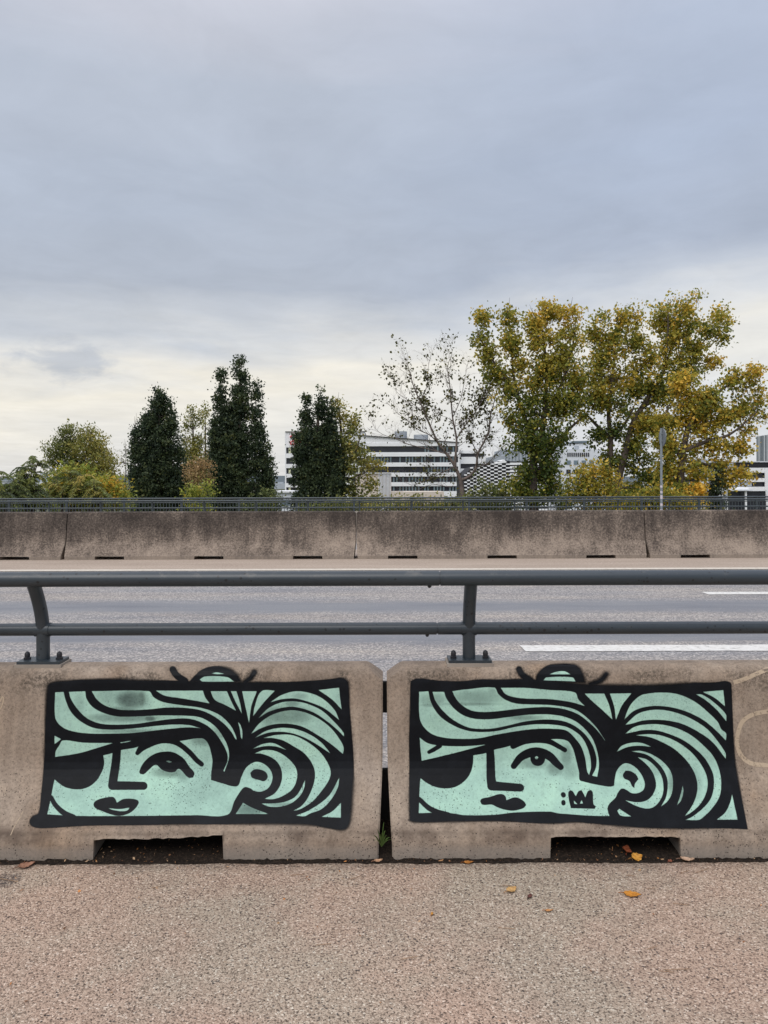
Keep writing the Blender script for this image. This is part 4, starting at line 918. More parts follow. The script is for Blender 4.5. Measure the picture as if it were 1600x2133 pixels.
def tree(name, label, cat, d, trunks, lobes, palette, leaf=(0.18, 0.15), dens=1.0, clump=0.45, k=16, tbase=0.45, tvar=0.2, gap=-0.12, gscale=0.55, up=0.0, seed=1, group=None, topt=0.0, twigs=7, radius=0.16, base=None, outer=0.45, shaded=0.0):
    """trunks: polylines in photo px (with radius in m), lobes: (u, v, ru, rv[, palette shift])"""
    rng = np.random.default_rng(seed); rr = random.Random(seed); pxm = d/F
    first = trunks[0][0]; b0 = P(first[0], first[1], d); bx = (b0.x, d, -6.5)
    root = empty(name, bx); tag(root, label, cat, group)
    m = MB(); nodes = []
    for ti, tr in enumerate(trunks):
        c = catmull(tr, 4); pts = []
        off = 0.0 if ti == 0 else rr.uniform(-1.2, 1.2)
        for i, p in enumerate(c):
            q = P(p[0], p[1], d+off*(i/max(1, len(c)-1))); pts.append(q); nodes.append((q, p[2]))
        rad = [p[2] for p in c]
        if ti == 0: pts = [Vector((pts[0].x, d, -6.5))]+pts; rad = [rad[0]*1.25]+rad
        m.tube(pts, rad, 8)
    vmin = min(l[1]-l[3] for l in lobes); vmax = max(l[1]+l[3] for l in lobes)
    CC, TT = [], []
    for lb in lobes:
        u, v, ru, rv = lb[:4]; sh = lb[4] if len(lb) > 4 else 0.0
        rx, rz = ru*pxm, rv*pxm; ry = min(rx, rz)*1.0
        c = P(u, v, d+rr.uniform(-0.3, 0.3)*ry)
        # limb to the lobe
        below = [nn for nn in nodes if nn[0].z < c.z+0.2] or nodes
        a, ar = min(below, key=lambda nn: (nn[0]-c).length+0.25*abs(nn[0].x-c.x))
        mid = a.lerp(c, 0.55)+Vector((0, 0, -0.12*(c-a).length*0.5))
        if (c-a).length > 0.3: m.tube([a, mid, c], [min(ar*0.55, 0.07), min(ar*0.4, 0.05), 0.02], 6)
        for _ in range(twigs):
            w = Vector((rr.gauss(0, .5)*rx, rr.gauss(0, .5)*ry, rr.gauss(0.25, .5)*rz)); m.tube([c, c+w*0.5+Vector((0, 0, 0.03)), c+w], [0.02, 0.014, 0.006], 4, cap=False)
        n = int(dens*ru*rv*math.pi/(38.0*(d/48)**-2 if False else 38.0))
        n = max(n, 4)
        q = rng.normal(size=(n, 3)); q /= np.linalg.norm(q, axis=1, keepdims=True)
        q *= rng.random((n, 1))**outer * rng.normal(1.0, 0.17 if up < 0.5 else 0.07, (n, 1))
        pts = np.array(c)+q*np.array([rx, ry, rz])
        keep = np.array([mnoise.noise(Vector(p)*gscale/ (d/48) + Vector((seed*3.1, 0, 0))) > gap for p in pts], bool)
        pts = pts[keep]; CC.append(pts); TT.append(np.full(len(pts), tbase+sh))
    CC = np.concatenate(CC); TT = np.concatenate(TT)
    z0 = CH-(vmax-V0)*pxm; z1 = CH-(vmin-V0)*pxm
    TT = TT + topt*(((CC[:, 2]-z0)/(z1-z0))-0.5)*2 + rng.normal(0, tvar, len(CC))
    kk = rng.poisson(k, len(CC))
    C = np.repeat(CC, kk, 0)+rng.normal(0, clump, (kk.sum(), 3))*np.array([1, 1, 0.85])
    T = np.clip(np.repeat(TT, kk)+rng.normal(0, 0.10, kk.sum()), 0, 1)
    DIR = rng.normal(size=(len(C), 3)); DIR[:, 2] += up
    col = pal(T, palette)*rng.normal(1, 0.16, (len(C), 1)).clip(0.5, 1.5)
    sz = rng.uniform(0.55, 1.35, len(C)); L = leaf[0]*sz; W = leaf[1]*sz*rng.uniform(0.8, 1.2, len(C))
    m.build('trunk', M['bark'], root, 60)
    obj('crown', leaf_mesh('crown', C, DIR, L, W, col, rng), M['leaf'], root)
    return root, nodes

# the two big poplars and the golden one
DP = 45
tree('poplar_tree', 'tall yellow green poplar with an open forked crown behind the checkered building corner', 'tree', DP,
 [[(1112,1060,.30),(1110,1000,.27),(1112,950,.24)], [(1112,950,.2),(1098,890,.15),(1080,832,.12),(1050,785,.09),(1020,740,.06),(998,700,.03)],
  [(1114,960,.2),(1130,890,.16),(1138,804,.12),(1136,740,.08),(1128,670,.03)], [(1118,990,.17),(1150,940,.13),(1180,900,.10),(1210,872,.06)], [(1112,900,.12),(1160,820,.09),(1190,740,.06),(1200,660,.03)],
  [(1085,845,.1),(1070,780,.07),(1065,710,.05),(1060,660,.02)]],
 [(1003,668,20,22),(998,705,16,20,-.1),(1018,735,24,28,-.05),(1058,665,20,28),(1062,715,24,28),(1030,775,24,24,-.1),(1050,820,26,34,-.1),(1075,770,28,36),(1118,668,28,36,.08),(1150,650,30,20,.1),(1130,715,38,44,.05),(1188,645,20,24,.1),(1190,700,28,38),(1168,760,44,46),(1120,790,46,46),(1200,790,26,44),
  (1085,865,30,28,-.15),(1120,860,42,40,-.2),(1175,840,44,44,-.1),(1090,920,34,34,-.2),(1130,930,42,42,-.28),(1160,900,36,34,-.25),(1060,880,16,12,.1),(1105,985,34,34,-.25),(1080,1020,26,26,-.02),(1150,985,26,34,-.3),(1130,1030,40,30,-.2),(1165,1040,28,30,-.2)],
 PAL_POPLAR, dens=1.5, tbase=0.37, tvar=0.18, gap=0.0, topt=0.08, seed=11, k=14, clump=0.23, gscale=1.25)
tree('poplar_tree', 'tallest ochre green poplar with a dark slanting trunk between its neighbours', 'tree', DP+2,
 [[(1290,1062,.30),(1288,1000,.26),(1304,940,.22),(1318,884,.19),(1344,838,.15),(1375,790,.11),(1400,720,.07),(1420,650,.03)],
  [(1268,1030,.22),(1270,960,.2),(1272,915,.17),(1268,860,.13),(1275,790,.10),(1282,720,.06),(1286,660,.03)], [(1272,915,.14),(1250,893,.11),(1228,870,.08)],
  [(1338,846,.13),(1385,820,.1),(1430,770,.08),(1460,720,.05),(1490,680,.03)], [(1275,912,.11),(1300,885,.09),(1320,850,.06)], [(1380,780,.08),(1390,720,.06),(1392,650,.03)]],
 [(1250,668,24,24,.05),(1240,700,24,20),(1295,655,22,24,.05),(1320,665,20,22,.05),(1290,700,32,34),(1270,740,36,34,.02),(1250,780,36,36,-.02),(1290,790,40,40,.05),(1240,830,38,34),(1215,855,26,26,.05),(1280,850,40,36,-.12),
  (1392,635,20,26,.15),(1430,640,22,24,.05),(1452,625,12,20,.1),(1375,665,30,28,-.05),(1415,680,40,34,-.05),(1470,690,26,24),(1500,660,22,20,.02),(1498,700,20,16,-.05),(1450,725,34,28,-.08),(1390,730,40,36,.0),(1350,760,36,36,.02),(1420,770,42,32,-.05),(1480,752,20,14,.2),(1340,810,40,34,-.15),(1390,815,40,32,-.1),(1330,720,28,26),
  (1245,905,24,24,-.3),(1275,965,28,36,-.3),(1320,920,34,34,-.1),(1350,880,38,34,.08),(1330,965,40,40,-.2),(1355,1010,40,34,-.15),(1310,1030,38,28,-.1),(1280,895,22,22,-.3)],
 PAL_POPLAR, dens=1.5, tbase=0.40, tvar=0.18, gap=0.0, topt=0.07, seed=12, k=14, clump=0.23, gscale=1.25)
tree('poplar_tree', 'golden orange poplar spreading branches over the terraced white office', 'tree', DP-2,
 [[(1420,1062,.26),(1418,1000,.23),(1424,930,.19),(1440,880,.15),(1470,840,.10),(1520,800,.07),(1570,775,.03)], [(1424,940,.14),(1470,920,.1),(1520,905,.07),(1575,860,.03)], [(1420,960,.12),(1395,900,.1),(1390,850,.06)], [(1424,960,.1),(1480,970,.07),(1540,1000,.03)]],
 [(1400,880,40,34),(1440,840,36,30,.02),(1420,800,32,28,.08),(1480,830,34,28,-.02),(1520,800,24,18,-.02),(1535,778,12,14,.05),(1575,775,16,14,.12),(1555,810,30,22,.0),(1585,830,18,22,.12),(1540,850,34,26,-.02),(1590,870,12,16,.05),(1500,870,34,26,.02),(1560,895,14,18,.1),(1455,885,36,30,.1),(1390,930,36,32,.02),(1430,930,40,32,-.02),(1480,925,32,24,.05),(1520,935,26,20,.12),
  (1545,935,18,16,.12),(1400,985,38,30,-.05),(1450,975,36,26,.02),(1500,970,24,20,.08),(1420,1025,38,24,.0),(1545,985,22,14,.14),(1515,1000,18,14,.1),(1450,1028,28,22,.22),(1560,990,10,8,.2)],
 PAL_POPLAR, dens=1.5, tbase=0.47, tvar=0.18, gap=0.0, topt=0.0, seed=13, k=14, clump=0.23, gscale=1.25)
# columnar oaks
DO = 58
def spires(sp, vb, n_per=7):
    """stack lobes along each spire: (u, vtop, half width at foot)"""
    L = []; rr = random.Random(int(sp[0][0]))
    for (u, vt, hw, ub) in sp:
        H = vb-vt; n = max(n_per, int(H/24))
        for i in range(n):
            t = (i+0.35)/n; w = hw*(0.24+0.76*min(1, t*1.9)**0.85)*rr.uniform(0.88, 1.12)
            L.append((u+(ub-u)*t+rr.uniform(-.12, .12)*w, vt+H*t, max(6, w), max(13, H/n*0.95), rr.uniform(-.1, .1)))
    return L
oak = dict(palette=PAL_OAK, leaf=(0.18, 0.13), k=26, clump=0.18, tbase=0.42, tvar=0.2, gap=-0.20, gscale=1.9, up=0.9, twigs=3, group='dark columnar oaks beyond the railing', outer=0.5)
tree('columnar_oak', 'broad dark green columnar oak with one blunt tip', 'tree', DO, [[(330,1062,.28),(330,960,.2),(332,840,.05)]],
 spires([(320,842,30,316), (333,818,38,330), (304,868,30,296), (357,848,26,362), (282,885,14,286), (376,935,16,382)], 1068), dens=1.25, seed=21, **oak)
tree('columnar_oak', 'tallest dark columnar oak with twin pointed spires', 'tree', DO-2, [[(500,1062,.3),(498,960,.22),(500,780,.05)], [(495,1000,.15),(462,900,.1),(460,790,.04)]],
 spires([(484,850,30,486), (500,750,38,500), (460,776,26,462), (534,800,20,538), (450,890,22,452), (548,900,22,556), (556,985,14,560)], 1068), dens=1.1, seed=22, **oak)
tree('columnar_oak', 'slim dark columnar oak in front of the red emblem', 'tree', DO-4, [[(660,1062,.26),(660,960,.18),(664,830,.05)]],
 spires([(655,885,22,656), (668,806,22,668), (637,836,20,640), (690,850,20,692), (620,908,17,624), (700,905,16,704)], 1068), dens=1.35, seed=23, **oak)
# loose tree beside the slim oak
tree('birch_tree', 'loose olive leaved birch leaning out beside the slim dark oak', 'tree', DO-3, [[(715,1062,.2),(715,960,.14),(706,850,.05)], [(715,985,.1),(745,930,.05),(752,890,.02)], [(716,1000,.08),(760,985,.04),(795,965,.02)]],
 [(703,842,14,18,.1),(712,875,20,26,.1),(735,895,14,26,.05),(741,872,6,12,.1),(712,925,28,30),(742,935,24,26,.02),(720,975,34,30,-.02),(756,965,24,18,.15),(785,966,20,10,.28),(745,1000,30,26,.0),(720,1030,36,30,-.05),(765,1010,20,24,.05),(775,1045,22,20,.1),(752,1050,30,24)],
 PAL_OLIVE, dens=1.2, tbase=0.52, tvar=0.2, gap=-0.12, gscale=1.1, seed=31, k=12, clump=0.28, leaf=(0.2, 0.16))
# trees on the left
tree('willow_tree', 'round olive willow rising behind the yellow shrubs', 'tree', 75, [[(165,1062,.3),(160,990,.25),(150,930,.1)], [(162,985,.2),(185,930,.12),(190,900,.05)]],
 [(135,912,20,26,-.2),(145,900,12,14,-.1),(120,945,26,28,-.2),(108,965,16,18,-.2),(148,950,26,36,-.25),(155,985,40,30,-.3),(182,905,24,16,.05),(178,935,34,34,.02),(205,930,24,30,.12),(212,965,32,34,.12),(185,980,40,34,-.05),(228,985,22,28,.2),(232,1010,30,24,.05),(196,1020,40,26,0)],
 PAL_OLIVE, dens=1.5, tbase=0.52, tvar=0.14, gap=-0.3, gscale=1.2, seed=41, k=13, clump=0.30, leaf=(0.30, 0.12), up=0.8)
tree('sapling', 'thin half bare sapling against the broad dark oak', 'tree', 78, [[(262,1062,.08),(262,990,.05),(262,950,.02)]], [(262,945,12,24),(258,965,14,18),(268,985,12,20)], PAL_OLIVE, dens=0.35, tbase=0.3, seed=42, k=10, clump=0.35, gap=-0.1, leaf=(0.2, 0.15), twigs=14)
pp = dict(palette=PAL_OLIVE, leaf=(0.22, 0.17), k=20, clump=0.30, tbase=0.5, tvar=0.2, gap=-0.2, gscale=1.2, up=0.9, twigs=4)
tree('lombardy_poplar', 'slim olive yellow poplar between the two darkest oaks', 'tree', 90, [[(403,1062,.25),(403,960,.18),(402,870,.04)]], spires([(402,852,16,402), (388,880,9,388), (418,870,10,416)], 1060), dens=1.1, seed=43, **pp)
tree('lombardy_poplar', 'narrow grey green poplar touching the twin spired oak', 'tree', 92, [[(428,1062,.2),(428,960,.14),(428,870,.04)]], spires([(427,856,9,428), (436,880,8,436)], 1060), dens=1.1, seed=44, **pp)
tree('bush', 'rusty pink bush below the slim olive poplar', 'bush', 52, [[(410,1068,.1),(408,1010,.06),(406,980,.02)]], [(400,972,16,14),(418,966,14,10),(408,995,24,18,-.1),(432,972,12,12),(432,1000,14,14,-.2)], PAL_RUST, dens=1.3, tbase=0.6, seed=45, k=12, clump=0.25, gap=-0.25, leaf=(0.15, 0.11))
sh = dict(leaf=(0.20, 0.10), k=13, clump=0.24, tvar=0.18, gap=-0.28, gscale=1.3, twigs=5, group='shrubs along the far railing')
tree('shrub', 'yellow green shrub mass beside the feathery sumac', 'shrub', 40, [[(150,1075,.1),(150,1030,.07),(150,1005,.03)]], [(120,1000,24,18),(155,1005,34,22,.1),(190,1010,28,20),(110,1030,30,26,-.1),(150,1040,40,28,-.05),(195,1040,40,26,-.1),(140,985,22,12,.1),(175,985,16,10)], PAL_SHRUB, dens=1.3, tbase=0.45, seed=46, **sh)
tree('shrub', 'orange turning shrub at the foot of the broad oak', 'shrub', 39, [[(235,1075,.08),(232,1030,.06),(230,1010,.03)]], [(215,1012,20,14,.0),(240,1016,24,16,.25),(230,1035,34,20,.05),(258,1040,16,20,-.1),(205,1030,18,16,.2)], PAL_SHRUB, dens=1.4, tbase=0.52, seed=47, **sh)
tree('shrub', 'olive shrub between the two tall dark oaks', 'shrub', 44, [[(415,1078,.08),(415,1040,.05),(415,1020,.03)]], [(405,1028,20,16,.1),(428,1026,18,18,.05),(415,1052,36,20)], PAL_SHRUB, dens=1.3, tbase=0.42, seed=48, **sh)
tree('shrub', 'pale green shrub under the half bare tree', 'shrub', 44, [[(880,1080,.08),(880,1055,.05),(880,1045,.03)]], [(830,1056,32,14,.1),(870,1052,34,14,.1),(910,1056,30,14),(945,1052,24,16,-.1),(850,1068,60,14),(920,1068,60,14)], PAL_OLIVE, dens=1.2, tbase=0.5, seed=49, **sh)
tree('shrub', 'dark green shrub before the checkered panels', 'shrub', 46, [[(1020,1078,.08),(1015,1040,.05),(1010,1020,.03)]], [(1005,1015,20,20,-.1),(1030,1030,24,20,-.15),(1060,1035,30,22,.1),(1000,1050,44,20,-.15),(1050,1058,50,18,-.1),(980,1045,20,20)], PAL_OLIVE, dens=0.9, tbase=0.38, seed=50, **sh)
tree('shrub', 'ochre shrub filling the gap between the two big poplars', 'shrub', 41, [[(1240,1078,.09),(1238,1030,.06),(1235,1000,.03)]], [(1215,985,20,18,.1),(1245,985,26,22,.15),(1225,1015,34,24),(1262,1018,28,24,.1),(1200,1035,26,22,-.05),(1250,1045,50,22),(1190,1005,12,14,.1),(1272,990,14,16,.12)], PAL_POPLAR, dens=1.2, tbase=0.38, seed=51, **sh)
tree('shrub', 'low brownish green shrub behind the sign post', 'shrub', 40, [[(1370,1078,.09),(1368,1040,.06),(1365,1020,.03)]], [(1330,1040,36,20,-.1),(1370,1035,34,22,-.05),(1410,1045,36,18,.05),(1340,1062,60,16),(1430,1062,50,16,.05),(1300,1058,30,16)], PAL_POPLAR, dens=1.2, tbase=0.42, seed=52, **sh)
tree('conifer', 'small dark conical evergreen before the terraced white office', 'tree', 43, [[(1493,1070,.1),(1494,1020,.07),(1496,985,.02)]], [(1496,988,9,14),(1494,1003,15,14),(1490,1020,20,16),(1488,1040,24,18),(1490,1058,26,16)], PAL_OAK, dens=1.6, tbase=0.4, seed=53, k=16, clump=0.16, gap=-0.5, leaf=(0.14, 0.08), up=0.6)
tree('bush', 'bright orange bush beside the small dark evergreen', 'bush', 42, [[(1450,1070,.06),(1448,1045,.04),(1446,1030,.02)]], [(1435,1026,14,10),(1455,1022,18,12,.1),(1440,1042,26,12,-.1)], PAL_POPLAR, dens=1.4, tbase=0.72, seed=54, k=13, clump=0.2, gap=-0.3, leaf=(0.18, 0.14))
tree('shrub', 'dark hedge shrub at the foot of the twin spired oak', 'shrub', 45, [[(560,1078,.06),(560,1050,.04),(560,1040,.02)]], [(556,1040,20,20,-.1),(575,1050,14,18,-.1),(530,1058,30,16,-.1)], PAL_OLIVE, dens=1.2, tbase=0.2, seed=55, **sh)
tree('shrub', 'pale shrub beside the low cream hall', 'shrub', 44, [[(735,1080,.06),(735,1056,.04),(735,1045,.02)]], [(700,1055,26,18,-.1),(735,1055,30,18,0),(780,1055,26,16,.1),(650,1062,40,12,-.2)], PAL_OLIVE, dens=1.2, tbase=0.45, seed=56, **sh)

# half bare tree: traced limbs, then twigs that fork at random
def bare_tree():
    d = 50; rr = random.Random(77); rng = np.random.default_rng(77)
    root = empty('bare_tree', (P(963, 1032, d).x, d, -6.5)); tag(root, 'half bare tree with forked trunk and scattered withered leaves', 'tree')
    limbs = [[(966,1062,.30),(963,1030,.26),(960,1001,.22)], [(960,1001,.2),(947,970,.17),(930,945,.15),(913,923,.13),(897,889,.10),(876,839,.07),(860,800,.05),(853,772,.035),(843,744,.012)],
     [(947,972,.15),(950,940,.12),(951,914,.11),(943,870,.08),(937,802,.055),(933,762,.035),(942,732,.02),(932,714,.01)], [(951,914,.08),(970,885,.06),(988,861,.05),(1005,835,.035),(1022,806,.015)],
     [(960,1001,.17),(978,992,.15),(991,975,.13),(996,945,.11),(1010,917,.10),(1019,895,.09),(1021,870,.07),(1030,835,.04),(1040,800,.015)], [(913,923,.07),(895,906,.055),(872,895,.05),(850,876,.035),(829,861,.025),(806,838,.01)],
     [(930,945,.07),(890,935,.05),(850,925,.04),(826,915,.03),(791,901,.02),(772,878,.008)], [(897,889,.06),(882,860,.045),(848,832,.03),(826,815,.015),(822,790,.008)], [(943,870,.05),(960,830,.035),(968,790,.025),(975,755,.01)],
     [(876,839,.04),(890,800,.03),(893,760,.02),(905,720,.008)], [(996,945,.06),(985,925,.05),(975,900,.035),(962,880,.02)], [(947,972,.07),(920,985,.05),(890,1000,.04),(860,1010,.02),(838,1003,.01)], [(991,975,.06),(1015,965,.04),(1040,940,.03),(1062,915,.012)], [(870,1020,.03),(900,1010,.03),(940,1015,.04)]]
    m = MB(); tips = []
    def grow(p, dr, L, rad, depth):
        pts = [p]; q = p.copy(); dd = dr.copy()
        for i in range(4):
            dd = (dd+Vector((rr.gauss(0, .16), rr.gauss(0, .16), rr.gauss(0.05, .14)))).normalized(); q = q+dd*L/4; pts.append(q.copy())
            if depth > 0 and rr.random() < 0.62:
                side = (dd+Vector((rr.gauss(0, .6), rr.gauss(0, .6), rr.gauss(0.15, .45)))).normalized(); grow(q.copy(), side, L*rr.uniform(.45, .75), rad*0.62, depth-1)
        m.tube(pts, [rad, rad*.85, rad*.7, rad*.55, rad*.35], 4 if rad < .02 else 5, cap=False); tips.append((pts[2], depth)); tips.append((q, depth))
    for li, l in enumerate(limbs):
        c = catmull(l, 5); off = 0 if li in (0, 1, 2, 4) else rr.uniform(-1.5, 1.5)
        pts = [P(p[0], p[1], d+off*i/len(c)) for i, p in enumerate(c)]
        rad = [p[2]*0.62 for p in c]
        m.tube(([Vector((pts[0].x, d, -6.5))] if li == 0 else [])+pts, ([rad[0]*1.2] if li == 0 else [])+rad, 8)
        if li == 0: continue
        for i in range(2, len(pts)):
            if rr.random() < (0.85 if rad[i] < .06 else 0.4):
                t = (pts[i]-pts[i-1]).normalized(); dr = (t*0.7+Vector((rr.gauss(0, .7), rr.gauss(0, .7), rr.gauss(0.35, .4)))).normalized()
                grow(pts[i], dr, rr.uniform(.5, 1.15), max(.009, min(.022, rad[i]*.5)), 3)
    m.build('trunk', M['pale_bark'], root, 60)
    pts = []
    for (t, dep) in tips:
        u, v = uv_of(t.x, t.y, t.z)
        w = 0.03
        for (cu, cv, su, sv, a) in ((880,800,32,45,.6),(900,850,36,34,.75),(1000,840,30,46,.75),(950,830,30,40,.5),(860,870,26,22,.35),(990,890,20,20,.3),(940,900,60,40,.3),(1020,780,30,30,.5)):
            w = max(w, 0.24*a*math.exp(-((u-cu)/su)**2-((v-cv)/sv)**2))
        if rr.random() < w: pts.append(tuple(t))
    pts = np.array(pts); kk = rng.poisson(4.5, len(pts)); C = np.repeat(pts, kk, 0)+rng.normal(0, .20, (kk.sum(), 3))
    T = np.clip(rng.normal(.32, .2, len(C)), 0, 1); DIR = rng.normal(size=(len(C), 3)); DIR[:, 2] -= .6
    obj('crown', leaf_mesh('crown', C, DIR, .20*rng.uniform(.7, 1.3, len(C)), .15*rng.uniform(.7, 1.3, len(C)), pal(T, [(0.03, 0.026, 0.014), (0.055, 0.058, 0.016), (0.11, 0.10, 0.02), (0.24, 0.17, 0.03)]), rng), M['leaf'], root)
bare_tree()
# feathery sumac on the left
def sumac(label, d, stems, seed, tb):
    rr = random.Random(seed); rng = np.random.default_rng(seed)
    s0 = stems[0]; root = empty('sumac', (P(s0[0], 1070, d).x, d, -6.5)); tag(root, label, 'tree', 'feathery sumacs by the far railing')
    m = MB(); C, D, T = [], [], []
    for (ub, ut, vt, spread) in stems:
        a, c = P(ub, 1090, d), P(ut, vt, d); a.z = -6.5 if (ub, ut) == (s0[0], s0[1]) else a.z
        mid = a.lerp(c, .6)+Vector((rr.gauss(0, .15), 0, 0)); m.tube([a, mid, c], [.07, .045, .015], 6)
        for i in range(16):
            t = 1-(i/16)**1.3*0.42; p = mid.lerp(c, (t-.6)/.4) if t > .6 else a.lerp(mid, t/.6)
            az = rr.uniform(0, 2*math.pi); L = spread*rr.uniform(.6, 1.15); h = Vector((math.cos(az), math.sin(az)*.8, 0)); pts = []
            for k in range(9):
                s = k/8; pts.append(p+h*L*s+Vector((0, 0, L*(0.75*s-1.05*s*s))))
            m.tube(pts, [.010-.0008*k for k in range(9)], 4, cap=False); tt = min(1, max(0, rr.gauss(tb, .22)))
            for k in range(1, 9):
                for sd_ in (-1, 1):
                    for jj in (0, .5):
                        q = pts[k].lerp(pts[k-1], jj); dirv = Vector((-h.y, h.x, 0))*sd_+h*0.35+Vector((0, 0, -.55)); C.append(tuple(q)); D.append(tuple(dirv)); T.append(tt)
    m.build('trunk', M['bark'], root, 60)
    C = np.array(C); D = np.array(D)+rng.normal(0, .15, (len(C), 3)); T = np.clip(np.array(T)+rng.normal(0, .1, len(C)), 0, 1)
    obj('crown', leaf_mesh('crown', C, D, .20*rng.uniform(.7, 1.3, len(C)), .065*rng.uniform(.7, 1.3, len(C)), pal(T, [(0.06, 0.08, 0.04), (0.12, 0.145, 0.05), (0.20, 0.21, 0.06), (0.32, 0.25, 0.07)]), rng), M['leaf'], root)
sumac('tall feathery sumac with drooping leaf sprays over the railing', 36, [(58,68,953,.9),(52,50,975,.8),(62,80,960,.8),(66,60,995,.9),(50,40,1003,.8),(70,75,1015,.9),(44,58,1030,.9),(66,48,1045,.9),(80,90,1040,.9)], 61, .32)
sumac('low feathery sumac with dark drooping sprays', 35, [(24,28,992,.7),(18,18,1010,.7),(30,38,1015,.8),(12,22,1035,.8),(34,30,1040,.8)], 62, .28)
sumac('cut off feathery sumac whose spray droops beside the distant houses', 34, [(-8,-6,985,.75),(-4,4,1030,.7),(-14,-10,1010,.8),(4,8,1045,.8)], 63, .25)
sumac('yellowing feathery sumac bush in front of the round willow', 38, [(120,118,985,.9),(140,146,982,.9),(165,172,990,.9),(190,196,1002,.9),(110,104,1010,.9),(130,130,1015,.9),(160,158,1018,.9),(185,186,1028,.9),(210,214,1030,.9)], 64, .52)

# ------------------------------------------------------------------ small things on the footpath
soil = MB(); rr = random.Random(9); nx = 400; rows = [(3.082, 0.003), (3.0945, 0.004), (3.101, -0.008), (3.108, -0.010), (3.122, 0.002), (3.16, 0.010), (3.28, 0.018), (3.40, 0.035), (3.44, 0.125), (3.62, 0.125)]  # last rows form an added plug that keeps light out of the slots
vs = []
for (y, z) in rows:
    for i in range(nx+1):
        x = -3.2+6.4*i/nx
        w_ = mnoise.noise(Vector((x*9, 0.3, 0)))*.009+mnoise.noise(Vector((x*40, 1.3, 0)))*.006 if y < 3.09 else 0
        vs.append((x, y+w_+rr.uniform(-.002, .002), z+(rr.uniform(-.004, .006) if y > 3.098 else rr.uniform(0, .001))))
W_ = nx+1
soil.add(vs, [(r_*W_+i, r_*W_+i+1, (r_+1)*W_+i+1, (r_+1)*W_+i) for r_ in range(len(rows)-1) for i in range(nx)])
so_ = soil.build('soil', M['soil'], None, 60); tag(so_, 'dark soil in the joint below the barriers, with added plugs in the slots', 'soil', kind='stuff')
# crumbs of leaf and twig
def litter(n, seed, area, size, cols, label):
    rng = np.random.default_rng(seed); C = area(rng, n); D = rng.normal(size=(n, 3)); D[:, 2] *= .3
    L = size*rng.lognormal(0, .38, n); me = leaf_mesh('leaf_litter', C, D, L, L*rng.uniform(.2, .7, n), pal(rng.random(n), cols), rng)
    return tag(obj('leaf_litter', me, M['leaf']), label, 'leaf litter', kind='stuff')
def in_joint(rng, n):
    x = np.where(rng.random(n) < .55, np.where(rng.random(n) < .5, -0.958, 0.973)+rng.uniform(-.27, .27, n), rng.uniform(-2, 2, n)); y = rng.uniform(3.085, 3.118, n)
    ins = np.minimum(np.abs(x+0.958), np.abs(x-0.973)) < .27; y = np.where(ins, 3.09+rng.random(n)**1.6*.16, y)
    z = np.interp(y, [r_[0] for r_ in rows], [r_[1] for r_ in rows])+.006
    return np.stack([x, y, z], -1)
def on_path(rng, n): return np.stack([rng.uniform(-1.9, 1.9, n), 3.06-rng.random(n)**1.7*.95, np.full(n, .004)], -1)
LC = [(0.10, 0.06, 0.035), (0.22, 0.10, 0.045), (0.35, 0.22, 0.12), (0.45, 0.30, 0.18), (0.5, 0.2, 0.05), (0.06, 0.04, 0.03)]
litter(260, 5, in_joint, .008, LC, 'crumbs of dry leaf in the barrier joint and drain slots')
litter(120, 6, on_path, .010, LC, 'tiny dry leaf crumbs scattered on the footpath')
b = MB()
rr = random.Random(15)
for _ in range(16):
    x, y = rr.uniform(-1.6, 1.3), 3.0-rr.random()**1.5*.6; a = rr.uniform(-.5, .5); L = rr.uniform(.03, .09)
    b.tube([(x, y, .004), (x+L*.5*math.cos(a), y+L*.5*math.sin(a), .006), (x+L*math.cos(a), y+L*math.sin(a)+.006, .004)], .0012, 4)
tag(b.build('twigs', M['deadleaf']), 'thin dry twigs scattered on the footpath', 'twigs', kind='stuff').color = (0.30, 0.19, 0.11, 1)
def dead_leaf(u, v, L, W, rot, color, curl, label, seed, d=None, z=None, tilt=0.0):
    """a curled leaf: blade with lobed rim, midrib and stalk"""
    rr = random.Random(seed)
    if d is None: d = CH*F/((v-V0)*CR+(u-U0)*SR)
    p = P(u, v, d); z = p.z if z is None else z
    root = empty('fallen_leaf', (p.x, d, z)); tag(root, label, 'leaf', 'fallen leaves by the barriers'); root.rotation_euler = (tilt, 0, rot)
    n, k = 12, 6; vs = []
    for i in range(n+1):
        s = i/n; w = W*(math.sin(math.pi*s**0.8)**0.9)*(1+.12*math.sin(s*23+seed))*(1 if 0 < i < n else 0.08)
        for j in range(k+1):
            t = j/k*2-1
            vs.append(((s-.5)*L, t*w/2*(1+rr.uniform(-.06, .06)), 0.003+curl*(abs(t)**1.6)*W*.22+curl*.5*L*(s-.45)**2+rr.uniform(0, .0025)))
    m = MB(); m.add(vs, [(i*(k+1)+j, i*(k+1)+j+1, (i+1)*(k+1)+j+1, (i+1)*(k+1)+j) for i in range(n) for j in range(k)])
    me = m.mesh('blade', 80); o = bpy.data.objects.new('blade', me); COL.objects.link(o); me.materials.append(M['deadleaf']); o.parent = root; o.color = (*color, 1)
    mod = o.modifiers.new('thickness', 'SOLIDIFY'); mod.thickness = 0.0008
    m = MB(); m.tube([(-L*.5, 0, .006), (-L*.62, .004, .007), (-L*.78, .002, .003)], .0013, 5); me = m.mesh('stalk'); o = bpy.data.objects.new('stalk', me); COL.objects.link(o); me.materials.append(M['deadleaf']); o.parent = root; o.color = (color[0]*.6, color[1]*.5, color[2]*.5, 1)
    return root
dead_leaf(55, 1806, .066, .046, .5, (0.30, 0.155, 0.10), .55, 'dull brown curled leaf against the foot of the uncrowned barrier', 1)
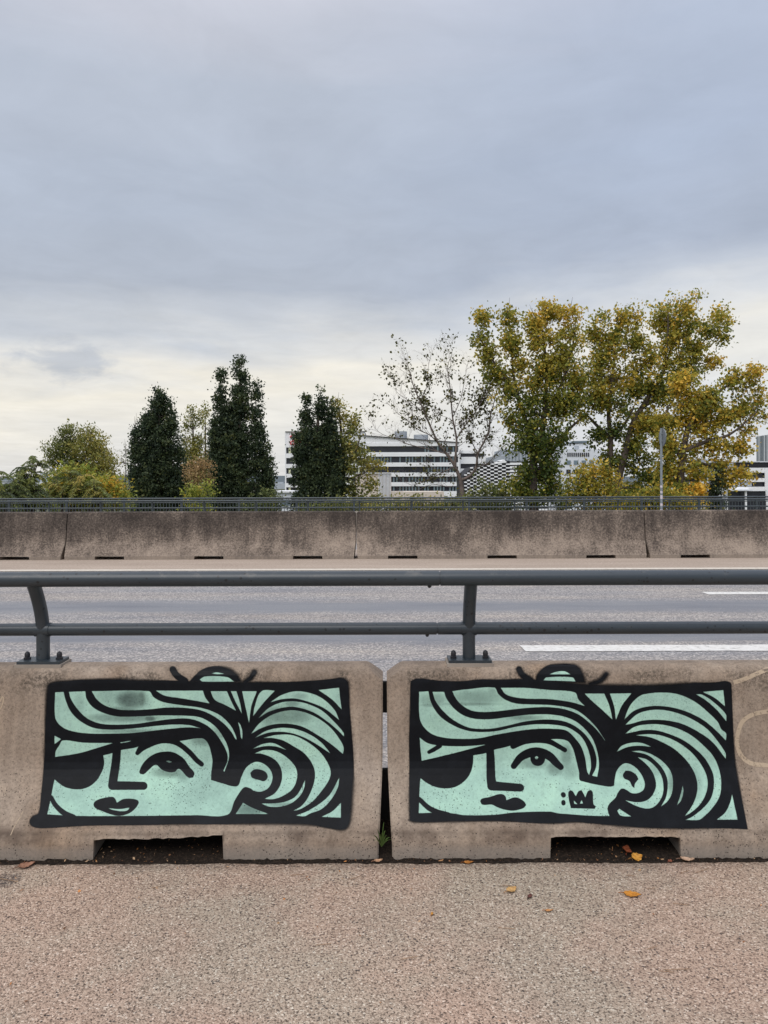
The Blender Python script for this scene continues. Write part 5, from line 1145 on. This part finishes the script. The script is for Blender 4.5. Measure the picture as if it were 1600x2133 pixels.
dead_leaf(976, 1799, .042, .022, .1, (0.42, 0.17, 0.035), .5, 'small orange leaf near the gap between the two barriers', 2)
dead_leaf(1066, 1856, .050, .034, .6, (0.55, 0.33, 0.13), .45, 'pale yellow leaf lying out on the footpath', 3)
dead_leaf(1317, 1866, .066, .040, -.25, (0.58, 0.24, 0.035), .35, 'bright orange leaf lying flat below the drain slot', 4)
dead_leaf(1326, 1790, .050, .042, .3, (0.55, 0.27, 0.045), .7, 'amber leaf leaning at the drain slot of the crowned barrier', 5, d=3.11, z=.004, tilt=.35)
dead_leaf(1304, 1780, .050, .040, 1.3, (0.30, 0.085, 0.035), .9, 'rust red crumpled leaf inside the drain slot', 6, d=3.15, z=.014, tilt=.4)
dead_leaf(1432, 1793, .055, .030, -.3, (0.52, 0.36, 0.25), 1.0, 'pale shrivelled leaf at the edge of the drain slot', 7, d=3.09, z=.002)
dead_leaf(788, 1788, .038, .022, .2, (0.50, 0.30, 0.18), .8, 'pale crumpled leaf below the grass tuft', 8, d=3.095, z=.0)
dead_leaf(1144, 1899, .032, .012, .1, (0.50, 0.24, 0.09), .5, 'narrow tan leaf scrap on the open footpath', 9)
dead_leaf(1104, 1870, .026, .018, 1.0, (0.13, 0.05, 0.04), .8, 'dark maroon leaf scrap beside the pale yellow leaf', 10)
dead_leaf(1396, 1796, .022, .018, .8, (0.26, 0.09, 0.05), .5, 'tiny red brown leaf scrap below the pale shrivelled leaf', 11)
dead_leaf(900, 1906, .020, .010, 1.4, (0.50, 0.24, 0.05), .5, 'tiny orange scrap alone on the bare footpath', 12)
# grass tuft in the gap
tuft = empty('grass_tuft', (P(796, 1770, 3.12).x, 3.12, 0.0)); tag(tuft, 'small green grass tuft growing in the gap between two barriers', 'grass tuft')
base = P(795, 1764, 3.115); rr = random.Random(3)
for (ut, vt, w) in ((774,1740,4),(785,1727,2.5),(803,1730,4),(815,1746,4),(800,1712,2),(790,1738,4),(808,1740,3),(780,1752,3),(797,1735,4),(818,1752,3)):
    t = P(ut, vt, 3.08+rr.uniform(-.03, .02)); mid = base.lerp(t, .55)+Vector((0, -.006, .018)); m = MB(); w *= 3.1/F
    side = Vector((0.8, -.5, .3)).normalized(); vs = []
    for i, (p, q) in enumerate(((base, .5), (base.lerp(mid, .5)+Vector((0, 0, .004)), .9), (mid, 1), (mid.lerp(t, .55)+Vector((0, 0, .004)), .7), (t, .08))):
        vs += [p+side*w*q/2, p-side*w*q/2+Vector((0, .001, 0))]
    m.add(vs, [(2*i, 2*i+1, 2*i+3, 2*i+2) for i in range(4)]); m.build('blade', M['grass'], tuft, 80)
